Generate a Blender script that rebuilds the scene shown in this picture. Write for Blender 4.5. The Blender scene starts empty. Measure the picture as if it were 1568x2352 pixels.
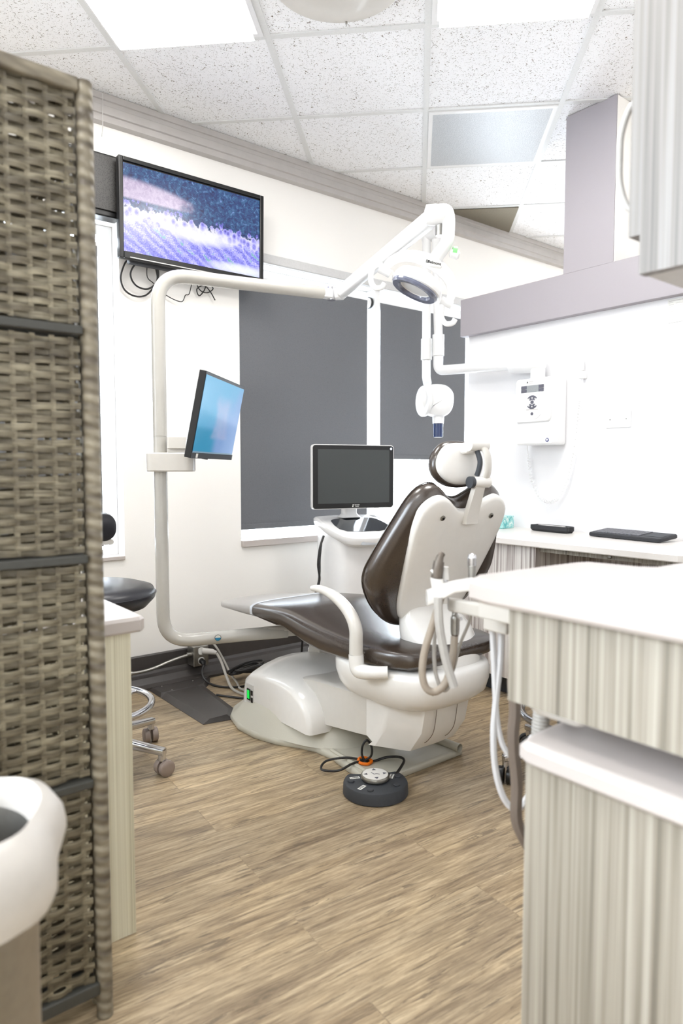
import bpy, bmesh, math, random
from mathutils import Vector, Matrix
random.seed(7)
SC = bpy.context.scene
COL = SC.collection
R = math.radians
PI = math.pi

# ------------------------------------------------------------------ camera, world, lights, exposure
cam_d = bpy.data.cameras.new('camera')
cam = bpy.data.objects.new('camera', cam_d)
COL.objects.link(cam)
SC.camera = cam
cam_d.sensor_fit = 'HORIZONTAL'
cam_d.sensor_width = 24.0
cam_d.lens = 24.0
cam_d.clip_start = 0.02
cam.location = (0, 0, 1.07)
cam.rotation_euler = (R(90 - 3.69), 0, R(-38.5))
cam_d.dof.use_dof = True
cam_d.dof.focus_distance = 2.75
cam_d.dof.aperture_fstop = 3.2

SC.view_settings.view_transform = 'Standard'
SC.view_settings.look = 'None'
SC.view_settings.gamma = 1.0
SC.view_settings.exposure = 0.3
SC.view_settings.use_curve_mapping = False
SC.cycles.use_denoising = True
SC.cycles.max_bounces = 7
SC.cycles.diffuse_bounces = 4
SC.cycles.glossy_bounces = 3
SC.cycles.transmission_bounces = 6
SC.cycles.transparent_max_bounces = 8
SC.cycles.caustics_reflective = False
SC.cycles.caustics_refractive = False
SC.cycles.sample_clamp_indirect = 6.0

W = bpy.data.worlds.new('sky'); SC.world = W; W.use_nodes = True
wn = W.node_tree; wn.nodes.clear()
wo = wn.nodes.new('ShaderNodeOutputWorld'); wb = wn.nodes.new('ShaderNodeBackground')
wb2 = wn.nodes.new('ShaderNodeBackground'); wm = wn.nodes.new('ShaderNodeMixShader')
wt = wn.nodes.new('ShaderNodeTexCoord'); ws = wn.nodes.new('ShaderNodeSeparateXYZ'); wr = wn.nodes.new('ShaderNodeMapRange')
wn.links.new(wt.outputs['Generated'], ws.inputs[0]); wn.links.new(ws.outputs['Y'], wr.inputs[0])
wr.inputs[1].default_value = -0.1; wr.inputs[2].default_value = 0.3
wn.links.new(wr.outputs[0], wm.inputs[0]); wn.links.new(wb.outputs[0], wm.inputs[1]); wn.links.new(wb2.outputs[0], wm.inputs[2])
wn.links.new(wm.outputs[0], wo.inputs[0])
wb.inputs[0].default_value = (1.0, 0.985, 0.965, 1); wb.inputs[1].default_value = 1.5     # the open clinic behind the camera
wb2.inputs[0].default_value = (0.82, 0.91, 1.0, 1); wb2.inputs[1].default_value = 14.0     # bright overcast day outside the windows

def area(name, loc, sx, sy, power, col=(1, 1, 1), rot=(0, 0, 0)):
    d = bpy.data.lights.new(name, 'AREA'); d.shape = 'RECTANGLE'; d.size = sx; d.size_y = sy
    d.energy = power; d.color = col
    o = bpy.data.objects.new(name, d); o.location = loc; o.rotation_euler = rot; COL.objects.link(o)
    o.visible_camera = True
    return o

# ceiling grid frame: origin at a grid crossing, u and v along the tiles
GO = Vector((1.948, 1.919)); GP = 0.6225
GU = Vector((math.sin(R(44.8)), math.cos(R(44.8)))); GV = Vector((GU.y, -GU.x))
def gp(u, v): return GO + GU * (u * GP) + GV * (v * GP)
CZ = 2.75
for i, (u, v, pw) in enumerate([(-.5, -1.5, 15), (-.5, .5, 15), (-3.5, -1.5, 12), (3.5, 3.5, 12)]):  # first pair at the lit panels, last pair added as unseen fill
    if pw:
        p = gp(u, v)
        area('ceiling_and_fill_light', (p.x, p.y, CZ - 0.035), .54, .54, pw, (1.0, 0.975, 0.94), (0, 0, R(45.2)))

# ------------------------------------------------------------------ materials
def lin(c):
    c = c / 255.0
    return c / 12.92 if c <= 0.04045 else ((c + 0.055) / 1.055) ** 2.4
def rgb(r, g, b): return (lin(r), lin(g), lin(b), 1.0)

class NT:
    def __init__(s, m):
        m.use_nodes = True; s.t = m.node_tree
        s.b = s.t.nodes['Principled BSDF']; s.o = s.t.nodes['Material Output']
    def n(s, typ, **kw):
        nd = s.t.nodes.new(typ)
        for k, v in kw.items():
            if k.startswith('i_'):
                key = k[2:]
                key = int(key) if key.isdigit() else key
                s.set(nd, key, v)
            else: setattr(nd, k, v)
        return nd
    def set(s, nd, key, v):
        if isinstance(v, bpy.types.NodeSocket): s.t.links.new(v, nd.inputs[key])
        else: nd.inputs[key].default_value = v
    def math(s, op, a, b=0.0, c=None, clamp=False):
        nd = s.t.nodes.new('ShaderNodeMath'); nd.operation = op; nd.use_clamp = clamp
        s.set(nd, 0, a); s.set(nd, 1, b)
        if c is not None: s.set(nd, 2, c)
        return nd.outputs[0]
    def ramp(s, fac, stops, interp='LINEAR'):
        nd = s.t.nodes.new('ShaderNodeValToRGB'); nd.color_ramp.interpolation = interp
        e = nd.color_ramp.elements
        while len(e) < len(stops): e.new(0.5)
        for k, (p, c) in enumerate(stops): e[k].position = p; e[k].color = c
        s.set(nd, 0, fac); return nd.outputs[0]
    def mix(s, fac, a, b, mode='MIX'):
        nd = s.t.nodes.new('ShaderNodeMixRGB'); nd.blend_type = mode
        s.set(nd, 0, fac); s.set(nd, 1, a); s.set(nd, 2, b); return nd.outputs[0]
    def step(s, v, lo, hi):
        nd = s.t.nodes.new('ShaderNodeMapRange'); nd.interpolation_type = 'SMOOTHSTEP'
        s.set(nd, 0, v); nd.inputs[1].default_value = lo; nd.inputs[2].default_value = hi
        return nd.outputs[0]
    def noise(s, vec, scale, detail=3, rough=.5, dist=0.0):
        nd = s.n('ShaderNodeTexNoise'); s.set(nd, 'Vector', vec)
        nd.inputs['Scale'].default_value = scale; nd.inputs['Detail'].default_value = detail
        nd.inputs['Roughness'].default_value = rough; nd.inputs['Distortion'].default_value = dist
        return nd.outputs['Fac']
    def mapping(s, vec, scale=(1, 1, 1), rot=(0, 0, 0), loc=(0, 0, 0)):
        nd = s.n('ShaderNodeMapping'); s.set(nd, 'Vector', vec)
        nd.inputs['Scale'].default_value = scale; nd.inputs['Rotation'].default_value = rot; nd.inputs['Location'].default_value = loc
        return nd.outputs[0]
    def coord(s, k='Object'):
        return s.n('ShaderNodeTexCoord').outputs[k]
    def pos(s):
        return s.n('ShaderNodeNewGeometry').outputs['Position']
    def bump(s, h, strength=.2, dist=.002):
        nd = s.n('ShaderNodeBump'); nd.inputs['Strength'].default_value = strength; nd.inputs['Distance'].default_value = dist
        s.set(nd, 'Height', h); s.t.links.new(nd.outputs[0], s.b.inputs['Normal'])

def M(name, col, rough=.5, metal=0.0, spec=.5, coat=0.0, emit=None, es=0.0, noise=None, trans=0.0, alpha=1.0, ior=1.45):
    m = bpy.data.materials.new(name); t = NT(m); b = t.b
    b.inputs['Base Color'].default_value = col; b.inputs['Roughness'].default_value = rough
    b.inputs['Metallic'].default_value = metal; b.inputs['Specular IOR Level'].default_value = spec
    b.inputs['Coat Weight'].default_value = coat; b.inputs['Coat Roughness'].default_value = .08
    b.inputs['Transmission Weight'].default_value = trans; b.inputs['IOR'].default_value = ior; b.inputs['Alpha'].default_value = alpha
    if emit: b.inputs['Emission Color'].default_value = emit; b.inputs['Emission Strength'].default_value = es
    sc, amt, bs = noise or (120, .03, .03)
    f = t.noise(t.coord(), sc, 3)
    d = (col[0] * (1 - amt * 2), col[1] * (1 - amt * 2), col[2] * (1 - amt * 2), 1)
    c = t.ramp(f, [(0.3, d), (.65, col)])
    t.t.links.new(c, b.inputs['Base Color'])
    if bs: t.bump(f, bs, .001)
    return m

m_wall = M('wall_paint', rgb(248, 246, 242), .6, noise=(300, .01, .06))
m_wallb = M('partition_paint', rgb(238, 238, 240), .55, noise=(300, .01, .06))
m_greyp = M('grey_paint', rgb(166, 161, 166), .55, noise=(300, .01, .06))
m_cream = M('cream_plastic', rgb(210, 206, 199), .28, coat=.3, noise=(40, .01, .0))
m_creaml = M('pale_cream_plastic', rgb(233, 231, 227), .25, coat=.35, noise=(40, .01, .0))
m_plate = M('cream_powder_coat', rgb(188, 184, 170), .42, noise=(500, .02, .12))
m_enamel = M('pale_enamel_metal', rgb(186, 183, 176), .22, coat=.5, noise=(40, .01, 0))
m_white = M('white_plastic', rgb(236, 236, 236), .3, coat=.2, noise=(40, .006, 0))
m_whiteb = M('white_lacquer', rgb(238, 237, 236), .25, coat=.3, noise=(40, .006, 0))
m_chrome = M('chrome', rgb(205, 205, 208), .16, 1.0, noise=(60, .02, 0))
m_steel = M('brushed_steel', rgb(165, 163, 158), .36, 1.0, noise=(80, .05, .03))
m_dsteel = M('dull_steel', rgb(120, 112, 104), .42, .85, noise=(60, .12, .05))
m_black = M('black_plastic', rgb(14, 14, 15), .32, noise=(80, .05, .02))
m_blackm = M('matt_black_plastic', rgb(44, 45, 49), .55, noise=(200, .06, .08))
m_charc = M('charcoal_plastic', rgb(62, 65, 70), .6, noise=(900, .1, .2))
m_key = M('grey_key_plastic', rgb(112, 112, 118), .5)
m_rubber = M('dark_rubber_base', rgb(66, 62, 60), .35, noise=(30, .06, .05))
m_cable = M('black_cable', rgb(28, 26, 26), .4, noise=(60, .05, 0))
m_gcable = M('grey_cable', rgb(178, 174, 166), .45, noise=(60, .03, 0))
m_wcable = M('white_tube', rgb(222, 222, 224), .35, noise=(60, .02, 0))
m_hose = M('beige_hose', rgb(168, 156, 142), .45, noise=(60, .04, 0))
m_hoseg = M('grey_hose', rgb(190, 187, 182), .42, noise=(60, .03, 0))
m_hosed = M('taupe_hose', rgb(120, 108, 98), .5, noise=(60, .04, 0))
m_desk = M('white_desktop_surface', rgb(226, 221, 216), .3, noise=(500, .01, 0))
m_counter = M('white_solid_surface', rgb(192, 184, 179), .3, noise=(500, .01, 0))
m_blackvin = M('black_vinyl', rgb(40, 40, 45), .33, noise=(260, .08, .12))
m_toe = M('grey_toe_cover', rgb(168, 164, 160), .3, coat=.2, noise=(200, .04, .06))
m_caster = M('taupe_caster_plastic', rgb(142, 128, 120), .4, noise=(60, .03, 0))
m_orange = M('orange_tie', rgb(240, 120, 20), .4)
m_green = M('green_switch', rgb(20, 160, 60), .3, emit=rgb(10, 200, 70), es=.8)
m_pgreen = M('pale_green_button', rgb(150, 235, 150), .4)
m_gmark = M('grey_marking', rgb(96, 96, 108), .5)
m_dmark = M('dark_marking', rgb(40, 40, 44), .5)
m_lgrey = M('light_grey_print', rgb(200, 198, 196), .5)
m_lcd = M('grey_display', rgb(150, 154, 156), .3)
m_label = M('white_label', rgb(235, 235, 230), .5)
m_rail = M('dark_screen_rail', rgb(66, 66, 62), .45)
m_alu = M('taupe_metal_band', rgb(190, 186, 183), .42, .15, noise=(20, .03, 0))
m_shadetop = M('blind_headrail', rgb(205, 205, 205), .5)
m_tbar = M('ceiling_grid_bar', rgb(226, 227, 226), .5)
m_outside = M('frosted', rgb(240, 245, 255), .5)
m_tealt = M('teal_print', rgb(110, 190, 190), .5)
m_bag = M('white_bin_bag', rgb(200, 195, 188), .42, noise=(25, .04, .3), trans=0.0)
m_grey2 = M('light_grey_plastic', rgb(196, 200, 206), .35)
m_navy = M('navy_print', rgb(40, 50, 120), .5)
m_navyglass = M('navy_acrylic', rgb(36, 54, 96), .1, coat=.5, noise=(30, .02, 0))
m_bluep = M('blue_print', rgb(40, 130, 170), .4)

def glass(name, col, rough=0.0, mixf=.85):
    m = bpy.data.materials.new(name); t = NT(m)
    tr = t.n('ShaderNodeBsdfTransparent'); gl = t.n('ShaderNodeBsdfGlossy'); mx = t.n('ShaderNodeMixShader')
    tr.inputs[0].default_value = col; gl.inputs['Roughness'].default_value = rough
    mx.inputs[0].default_value = 1 - mixf
    t.t.links.new(tr.outputs[0], mx.inputs[1]); t.t.links.new(gl.outputs[0], mx.inputs[2]); t.t.links.new(mx.outputs[0], t.o.inputs[0])
    return m
m_glass = glass('window_glass', (1, 1, 1, 1), 0, .93)

def emis(name, col, s):
    m = bpy.data.materials.new(name); t = NT(m)
    t.b.inputs['Base Color'].default_value = col
    t.b.inputs['Emission Color'].default_value = col; t.b.inputs['Emission Strength'].default_value = s
    return m
m_lit = emis('lit_light_diffuser', (1, .98, .95, 1), 2.2)
m_led = emis('status_light', (.7, .8, 1, 1), 1.5)

# leather
m_leather = bpy.data.materials.new('brown_leatherette'); t = NT(m_leather)
f = t.noise(t.coord(), 420, 4); g = t.noise(t.coord(), 9, 2)
t.t.links.new(t.mix(.35, t.ramp(f, [(.3, rgb(52, 43, 36)), (.7, rgb(66, 55, 48))]), t.ramp(g, [(.3, rgb(54, 45, 38)), (.7, rgb(64, 54, 46))])), t.b.inputs['Base Color'])
t.b.inputs['Roughness'].default_value = .24; t.b.inputs['Specular IOR Level'].default_value = .9
t.bump(f, .15, .0006)

# blind fabric
m_blind = bpy.data.materials.new('grey_blind_fabric'); t = NT(m_blind)
p = t.coord(); w1 = t.noise(t.mapping(p, (1, 1, .3)), 900, 2); w2 = t.noise(t.mapping(p, (.3, 1, 1)), 900, 2)
t.t.links.new(t.ramp(t.math('ADD', w1, w2), [(.7, rgb(90, 92, 95)), (1.3, rgb(106, 108, 112))]), t.b.inputs['Base Color'])
t.b.inputs['Roughness'].default_value = .8; t.bump(w1, .3, .001)
tl = t.n('ShaderNodeBsdfTranslucent'); tl.inputs[0].default_value = (.5, .6, .75, 1); mx = t.n('ShaderNodeMixShader'); mx.inputs[0].default_value = .018
t.t.links.new(t.b.outputs[0], mx.inputs[1]); t.t.links.new(tl.outputs[0], mx.inputs[2]); t.t.links.new(mx.outputs[0], t.o.inputs[0])

# striped laminate
def laminate(name, stops, sc, zsc=2.2):
    m = bpy.data.materials.new(name); t = NT(m); p = t.pos()
    a = t.noise(t.mapping(p, (sc, sc, zsc)), 1, 1, .5); b = t.noise(t.mapping(p, (sc * 3.1, sc * 3.1, zsc * 1.4), loc=(7, 3, 1)), 1, 2, .6)
    c = t.noise(t.mapping(p, (sc * .35, sc * .35, .4), loc=(2, 9, 4)), 1, 1)
    f = t.math('ADD', t.math('MULTIPLY', a, .45), t.math('ADD', t.math('MULTIPLY', b, .4), t.math('MULTIPLY', c, .15)))
    t.t.links.new(t.ramp(f, stops), t.b.inputs['Base Color'])
    t.b.inputs['Roughness'].default_value = .45; t.bump(f, .1, .001)
    return m
m_lam = laminate('striped_laminate', [(.32, rgb(100, 94, 84)), (.42, rgb(132, 126, 114)), (.5, rgb(150, 143, 131)), (.58, rgb(164, 158, 146)), (.68, rgb(182, 177, 167))], 105, 1.2)
m_lamf = laminate('fine_striped_laminate', [(.34, rgb(112, 100, 94)), (.43, rgb(160, 150, 145)), (.5, rgb(196, 189, 184)), (.57, rgb(216, 211, 205)), (.68, rgb(232, 229, 224))], 95)
m_lamu = laminate('pale_striped_laminate', [(.32, rgb(98, 93, 89)), (.42, rgb(118, 113, 108)), (.5, rgb(132, 127, 122)), (.58, rgb(141, 137, 133)), (.68, rgb(156, 152, 149))], 95, 1.2)

# wood plank floor
m_floor = bpy.data.materials.new('wood_plank_vinyl'); t = NT(m_floor)
p = t.mapping(t.pos(), (1, 1, 1), (0, 0, R(5)))
br = t.n('ShaderNodeTexBrick'); t.set(br, 'Vector', p)
br.offset = .37; br.offset_frequency = 2; br.squash = 1
for k, v in (('Scale', 1.0), ('Brick Width', 1.22), ('Row Height', .152), ('Mortar Size', .0012), ('Mortar Smooth', .3), ('Bias', 0.0)): br.inputs[k].default_value = v
br.inputs['Color1'].default_value = (0, 0, 0, 1); br.inputs['Color2'].default_value = (1, 1, 1, 1); br.inputs['Mortar'].default_value = (.5, .5, .5, 1)
bw = t.n('ShaderNodeRGBToBW'); t.t.links.new(br.outputs['Color'], bw.inputs[0]); var = bw.outputs[0]
vv = t.n('ShaderNodeCombineXYZ'); t.set(vv, 0, t.math('MULTIPLY', var, 13.7)); t.set(vv, 1, t.math('MULTIPLY', var, 5.3))
va = t.n('ShaderNodeVectorMath', operation='ADD'); t.set(va, 0, p); t.t.links.new(vv.outputs[0], va.inputs[1]); q = va.outputs[0]
g1 = t.noise(t.mapping(q, (2.2, 26, 1)), 1, 6, .68, 1.0)
g2 = t.noise(t.mapping(q, (9, 130, 1)), 1, 5, .72, .5)
g3 = t.noise(t.mapping(q, (3, 7, 1), loc=(4, 4, 0)), 1, 3, .5, 1.6)
base = t.ramp(g1, [(.25, rgb(104, 92, 77)), (.40, rgb(144, 128, 106)), (.55, rgb(170, 154, 129)), (.75, rgb(190, 175, 150))])
fine = t.ramp(g2, [(.3, rgb(130, 122, 112)), (.5, rgb(190, 186, 180)), (.72, rgb(235, 232, 226))])
c1 = t.mix(.75, base, fine, 'OVERLAY')
g4 = t.noise(t.mapping(q, (3.2, 42, 1), loc=(8, 1, 0)), 1, 5, .75, 1.8)
c1 = t.mix(t.math('MULTIPLY', t.step(g4, .56, .62), .7), c1, rgb(96, 84, 70))
g5 = t.noise(t.mapping(q, (1.1, 5.5, 1), loc=(1, 6, 0)), 1, 3, .55, .8)
c1 = t.mix(.8, c1, t.ramp(g5, [(.32, (.80, .79, .80, 1)), (.5, (1.0, 1.0, 1.0, 1)), (.68, (1.17, 1.16, 1.12, 1))]), 'MULTIPLY')
kn = t.n('ShaderNodeTexVoronoi'); t.set(kn, 'Vector', t.mapping(q, (1.3, 4.6, 1))); kn.inputs['Scale'].default_value = 1.0
kw = t.math('SINE', t.math('MULTIPLY', t.math('ADD', kn.outputs['Distance'], t.math('MULTIPLY', g1, .12)), 120))
c1 = t.mix(t.math('MULTIPLY', t.math('MULTIPLY', t.step(kn.outputs['Distance'], .17, .03), t.step(kw, -.2, .8)), .55), c1, rgb(92, 78, 64))
c1 = t.mix(t.math('MULTIPLY', t.step(g3, .60, .74), .45), c1, rgb(104, 90, 76))
c1 = t.mix(.9, c1, t.ramp(var, [(0, (.86, .86, .87, 1)), (1, (1.08, 1.06, 1.02, 1))]), 'MULTIPLY')
c1 = t.mix(t.math('MULTIPLY', br.outputs['Fac'], .25), c1, rgb(96, 82, 66))
t.t.links.new(c1, t.b.inputs['Base Color'])
t.t.links.new(t.ramp(g2, [(.3, (.40,) * 3 + (1,)), (.7, (.27,) * 3 + (1,))]), t.b.inputs['Roughness'])
t.b.inputs['Specular IOR Level'].default_value = .4
t.bump(g2, .12, .0015)

# ceiling tile
m_tile = bpy.data.materials.new('speckled_ceiling_tile'); t = NT(m_tile); p = t.pos()
s1 = t.noise(t.mapping(p, (1, 1, 1)), 130, 2, .6, 1.5); s2 = t.noise(t.mapping(p, (1, 1, 1), loc=(3, 3, 3)), 55, 2, .6, 2.0)
base = rgb(249, 250, 252)
c = t.mix(t.step(s1, .63, .665), base, rgb(112, 104, 96))
c = t.mix(t.step(s2, .655, .68), c, rgb(120, 110, 98))
t.t.links.new(c, t.b.inputs['Base Color']); t.b.inputs['Roughness'].default_value = .9

# wicker
m_wick = bpy.data.materials.new('grey_brown_wicker'); t = NT(m_wick); p = t.pos()
a = t.noise(t.mapping(p, (9, 9, 62)), 1, 2, .6); b = t.noise(t.mapping(p, (20, 20, 400)), 1, 2, .6)
f = t.math('ADD', t.math('MULTIPLY', a, .7), t.math('MULTIPLY', b, .3))
t.t.links.new(t.ramp(f, [(.3, rgb(58, 51, 40)), (.5, rgb(104, 96, 78)), (.7, rgb(152, 144, 122))]), t.b.inputs['Base Color'])
t.b.inputs['Roughness'].default_value = .5; t.bump(b, .3, .001)
m_wrap = bpy.data.materials.new('wrapped_wicker_post'); t = NT(m_wrap); p = t.pos()
sp = t.n('ShaderNodeSeparateXYZ'); t.set(sp, 0, p)
a = t.noise(t.mapping(p, (14, 14, 48)), 1, 1, .5)
wz = t.math('SINE', t.math('MULTIPLY', t.math('ADD', sp.outputs['Z'], t.math('MULTIPLY', sp.outputs['X'], .35)), 300))
t.t.links.new(t.ramp(t.math('ADD', a, t.math('MULTIPLY', wz, .03)), [(.3, rgb(88, 80, 68)), (.5, rgb(120, 112, 96)), (.7, rgb(148, 140, 122))]), t.b.inputs['Base Color'])
t.b.inputs['Roughness'].default_value = .5; t.bump(wz, .5, .002)

# perforated speaker
m_perf = bpy.data.materials.new('perforated_black_grille'); t = NT(m_perf)
vo = t.n('ShaderNodeTexVoronoi'); t.set(vo, 'Vector', t.coord()); vo.inputs['Scale'].default_value = 180
t.t.links.new(t.ramp(vo.outputs['Distance'], [(.25, rgb(4, 4, 4)), (.5, rgb(44, 42, 40))]), t.b.inputs['Base Color']); t.b.inputs['Roughness'].default_value = .45
# louvred vent
m_vent = bpy.data.materials.new('bronze_louvre'); t = NT(m_vent); p = t.mapping(t.pos(), (1, 1, 1), (0, 0, R(45)))
sp = t.n('ShaderNodeSeparateXYZ'); t.set(sp, 0, p)
w1 = t.math('SINE', t.math('MULTIPLY', sp.outputs['X'], 420)); w2 = t.math('SINE', t.math('MULTIPLY', sp.outputs['Y'], 420))
t.t.links.new(t.ramp(t.math('MULTIPLY', w1, w2), [(.0, rgb(112, 104, 88)), (.6, rgb(150, 142, 124))]), t.b.inputs['Base Color']); t.b.inputs['Roughness'].default_value = .4; t.b.inputs['Metallic'].default_value = .4
# prismatic diffuser, switched off
m_unlit = bpy.data.materials.new('prismatic_diffuser'); t = NT(m_unlit)
vo = t.n('ShaderNodeTexVoronoi'); t.set(vo, 'Vector', t.pos()); vo.inputs['Scale'].default_value = 190
t.t.links.new(t.ramp(vo.outputs['Distance'], [(.1, rgb(164, 168, 172)), (.6, rgb(188, 191, 194))]), t.b.inputs['Base Color']); t.b.inputs['Roughness'].default_value = .35
t.bump(vo.outputs['Distance'], .3, .002)
# teal tissue print
m_tissue = bpy.data.materials.new('teal_watercolour_print'); t = NT(m_tissue)
t.t.links.new(t.ramp(t.noise(t.coord(), 30, 4, .6, 1.5), [(.35, rgb(228, 240, 236)), (.5, rgb(150, 210, 208)), (.65, rgb(80, 175, 180))]), t.b.inputs['Base Color'])

def uvsplit(t):
    sp = t.n('ShaderNodeSeparateXYZ'); t.set(sp, 0, t.coord('UV')); return sp.outputs[0], sp.outputs[1]
# television picture: woods over a hillside ruin and terraced fields, violet cast
m_tv = bpy.data.materials.new('television_picture'); t = NT(m_tv); u, v = uvsplit(t); uv = t.coord('UV')
uv2 = t.mapping(uv, (1.78, 1, 1))
n1 = t.noise(uv2, 17, 6, .78, .8); n2 = t.noise(uv2, 60, 4, .7); n3 = t.noise(uv2, 5, 3, .6)
forest = t.ramp(n1, [(.32, rgb(8, 16, 58)), (.46, rgb(28, 56, 120)), (.56, rgb(44, 96, 140)), (.7, rgb(130, 160, 230))])
beige = t.ramp(n1, [(.3, rgb(170, 150, 190)), (.6, rgb(214, 200, 224))])
rot = t.n('ShaderNodeMapping'); t.set(rot, 'Vector', uv2); rot.inputs['Rotation'].default_value = (0, 0, R(35)); rot.inputs['Scale'].default_value = (1, 1, 1)
sr = t.n('ShaderNodeSeparateXYZ'); t.set(sr, 0, rot.outputs[0])
rows = t.math('SINE', t.math('ADD', t.math('MULTIPLY', sr.outputs[1], 62), t.math('MULTIPLY', n3, 14)))
field = t.ramp(t.math('ADD', t.math('MULTIPLY', n2, 1.0), t.math('MULTIPLY', rows, .09)), [(.3, rgb(92, 92, 200)), (.46, rgb(140, 140, 246)), (.6, rgb(186, 184, 255)), (.75, rgb(235, 235, 255))])
gr = t.math('MULTIPLY', t.step(n3, .52, .62), t.step(rows, .35, .9))
gr = t.math('MULTIPLY', gr, t.step(t.math('SUBTRACT', .38, v), 0, .1))
field = t.mix(t.math('MULTIPLY', gr, .8), field, rgb(96, 180, 170))
vo = t.n('ShaderNodeTexVoronoi'); t.set(vo, 'Vector', t.mapping(uv2, (1.3, 1, 1))); vo.inputs['Scale'].default_value = 13
ruin = t.ramp(t.math('ADD', vo.outputs['Distance'], t.math('MULTIPLY', n2, .5)), [(.25, rgb(54, 52, 150)), (.42, rgb(112, 108, 214)), (.62, rgb(160, 156, 240)), (.95, rgb(226, 224, 255))])
edge = t.math('ADD', t.math('SUBTRACT', t.math('MULTIPLY', n1, .18), .09), t.math('MULTIPLY', vo.outputs['Distance'], -.16))
vv2 = t.math('SUBTRACT', v, edge)
img = t.mix(t.step(t.math('ADD', vv2, t.math('MULTIPLY', u, .05)), .44, .52), field, ruin)
ft = t.step(t.math('ADD', vv2, t.math('MULTIPLY', u, .06)), .64, .66)
img = t.mix(ft, img, forest)
bm_ = t.math('MULTIPLY', t.step(t.math('ADD', u, t.math('MULTIPLY', t.math('SUBTRACT', n3, .5), .25)), .50, .38), 1.0)
bm_ = t.math('MULTIPLY', bm_, t.math('MULTIPLY', t.step(v, .60, .64), t.step(t.math('ADD', v, t.math('MULTIPLY', t.math('MULTIPLY', u, u), .5)), .88, .80)))
img = t.mix(bm_, img, beige)
def blob(cu, cv, ru, rv):
    a = t.math('POWER', t.math('DIVIDE', t.math('SUBTRACT', u, cu), ru), 2.0); b = t.math('POWER', t.math('DIVIDE', t.math('SUBTRACT', v, cv), rv), 2.0)
    return t.step(t.math('ADD', t.math('ADD', a, b), t.math('MULTIPLY', n2, .9)), 1.45, .35)
img = t.mix(t.math('MULTIPLY', blob(.55, .37, .30, .12), .9), img, rgb(250, 250, 255))
img = t.mix(t.math('MULTIPLY', blob(.85, .07, .32, .09), .95), img, rgb(246, 250, 255))
t.t.links.new(img, t.b.inputs['Emission Color']); t.b.inputs['Emission Strength'].default_value = .85
t.b.inputs['Base Color'].default_value = (.01, .01, .01, 1); t.b.inputs['Roughness'].default_value = .2
# pole monitor picture
m_mon = bpy.data.materials.new('blue_monitor_picture'); t = NT(m_mon); u, v = uvsplit(t); uv = t.coord('UV')
n = t.noise(uv, 3, 3, .5, .5); n2 = t.noise(uv, 60, 3, .7)
img = t.mix(t.step(t.math('ADD', t.math('SUBTRACT', u, v), t.math('MULTIPLY', n, .4)), -.1, .6), rgb(82, 176, 222), rgb(130, 168, 222))
img = t.mix(t.math('MULTIPLY', t.step(v, .4, .3), t.step(u, .55, .35)), img, rgb(22, 150, 196))
wu = t.math('ADD', u, t.math('MULTIPLY', t.math('SUBTRACT', n, .5), .25)); a = t.math('MULTIPLY', t.step(wu, .30, .44), t.step(wu, .80, .62)); b = t.math('MULTIPLY', t.step(v, .20, .27), t.step(v, .86, .66))
n3 = t.noise(uv, 9, 3, .6)
img = t.mix(t.math('MULTIPLY', t.math('MULTIPLY', a, b), t.math('ADD', .25, t.math('MULTIPLY', n3, .6))), img, rgb(176, 186, 224))
img = t.mix(t.step(v, .055, .045), img, rgb(130, 160, 180))
t.t.links.new(img, t.b.inputs['Emission Color']); t.b.inputs['Emission Strength'].default_value = .66
t.b.inputs['Base Color'].default_value = (.01, .01, .01, 1); t.b.inputs['Roughness'].default_value = .25
m_off = M('switched_off_screen', rgb(62, 66, 66), .3, noise=(500, .05, 0))

# ------------------------------------------------------------------ mesh helpers
WM = {}
def obj(name, bm, mat, parent=None, smooth=35, bevel=0, seg=3, sub=0, local=False, kind=None):
    me = bpy.data.meshes.new(name)
    if parent is not None and not local: bm.transform(WM[parent.name].inverted())
    bmesh.ops.recalc_face_normals(bm, faces=bm.faces)
    bm.to_mesh(me); bm.free()
    me.materials.append(mat)
    if smooth:
        me.shade_smooth(); me.set_sharp_from_angle(angle=R(smooth))
    o = bpy.data.objects.new(name, me); COL.objects.link(o)
    if bevel:
        md = o.modifiers.new('bevel', 'BEVEL'); md.width = bevel; md.segments = seg; md.limit_method = 'ANGLE'; md.angle_limit = R(40)
    if sub:
        md = o.modifiers.new('sub', 'SUBSURF'); md.levels = sub; md.render_levels = sub
    if parent is not None:
        o.parent = parent; WM[o.name] = WM[parent.name]
    else: WM[o.name] = Matrix.Identity(4)
    if kind: o['kind'] = kind
    return o
def tag(o, label, cat, group=None):
    o['label'] = label; o['category'] = cat
    if group: o['group'] = group
    return o
def thing(name, label, cat, loc=(0, 0, 0), rz=0, group=None, rot=None):
    o = bpy.data.objects.new(name, None); COL.objects.link(o)
    o.empty_display_size = .1
    rot = rot or (0, 0, rz)
    o.location = loc; o.rotation_euler = rot
    WM[o.name] = Matrix.Translation(loc) @ __import__('mathutils').Euler(rot).to_matrix().to_4x4()
    return tag(o, label, cat, group)
def struct(name, bm, mat, **k): return obj(name, bm, mat, kind='structure', **k)

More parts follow.
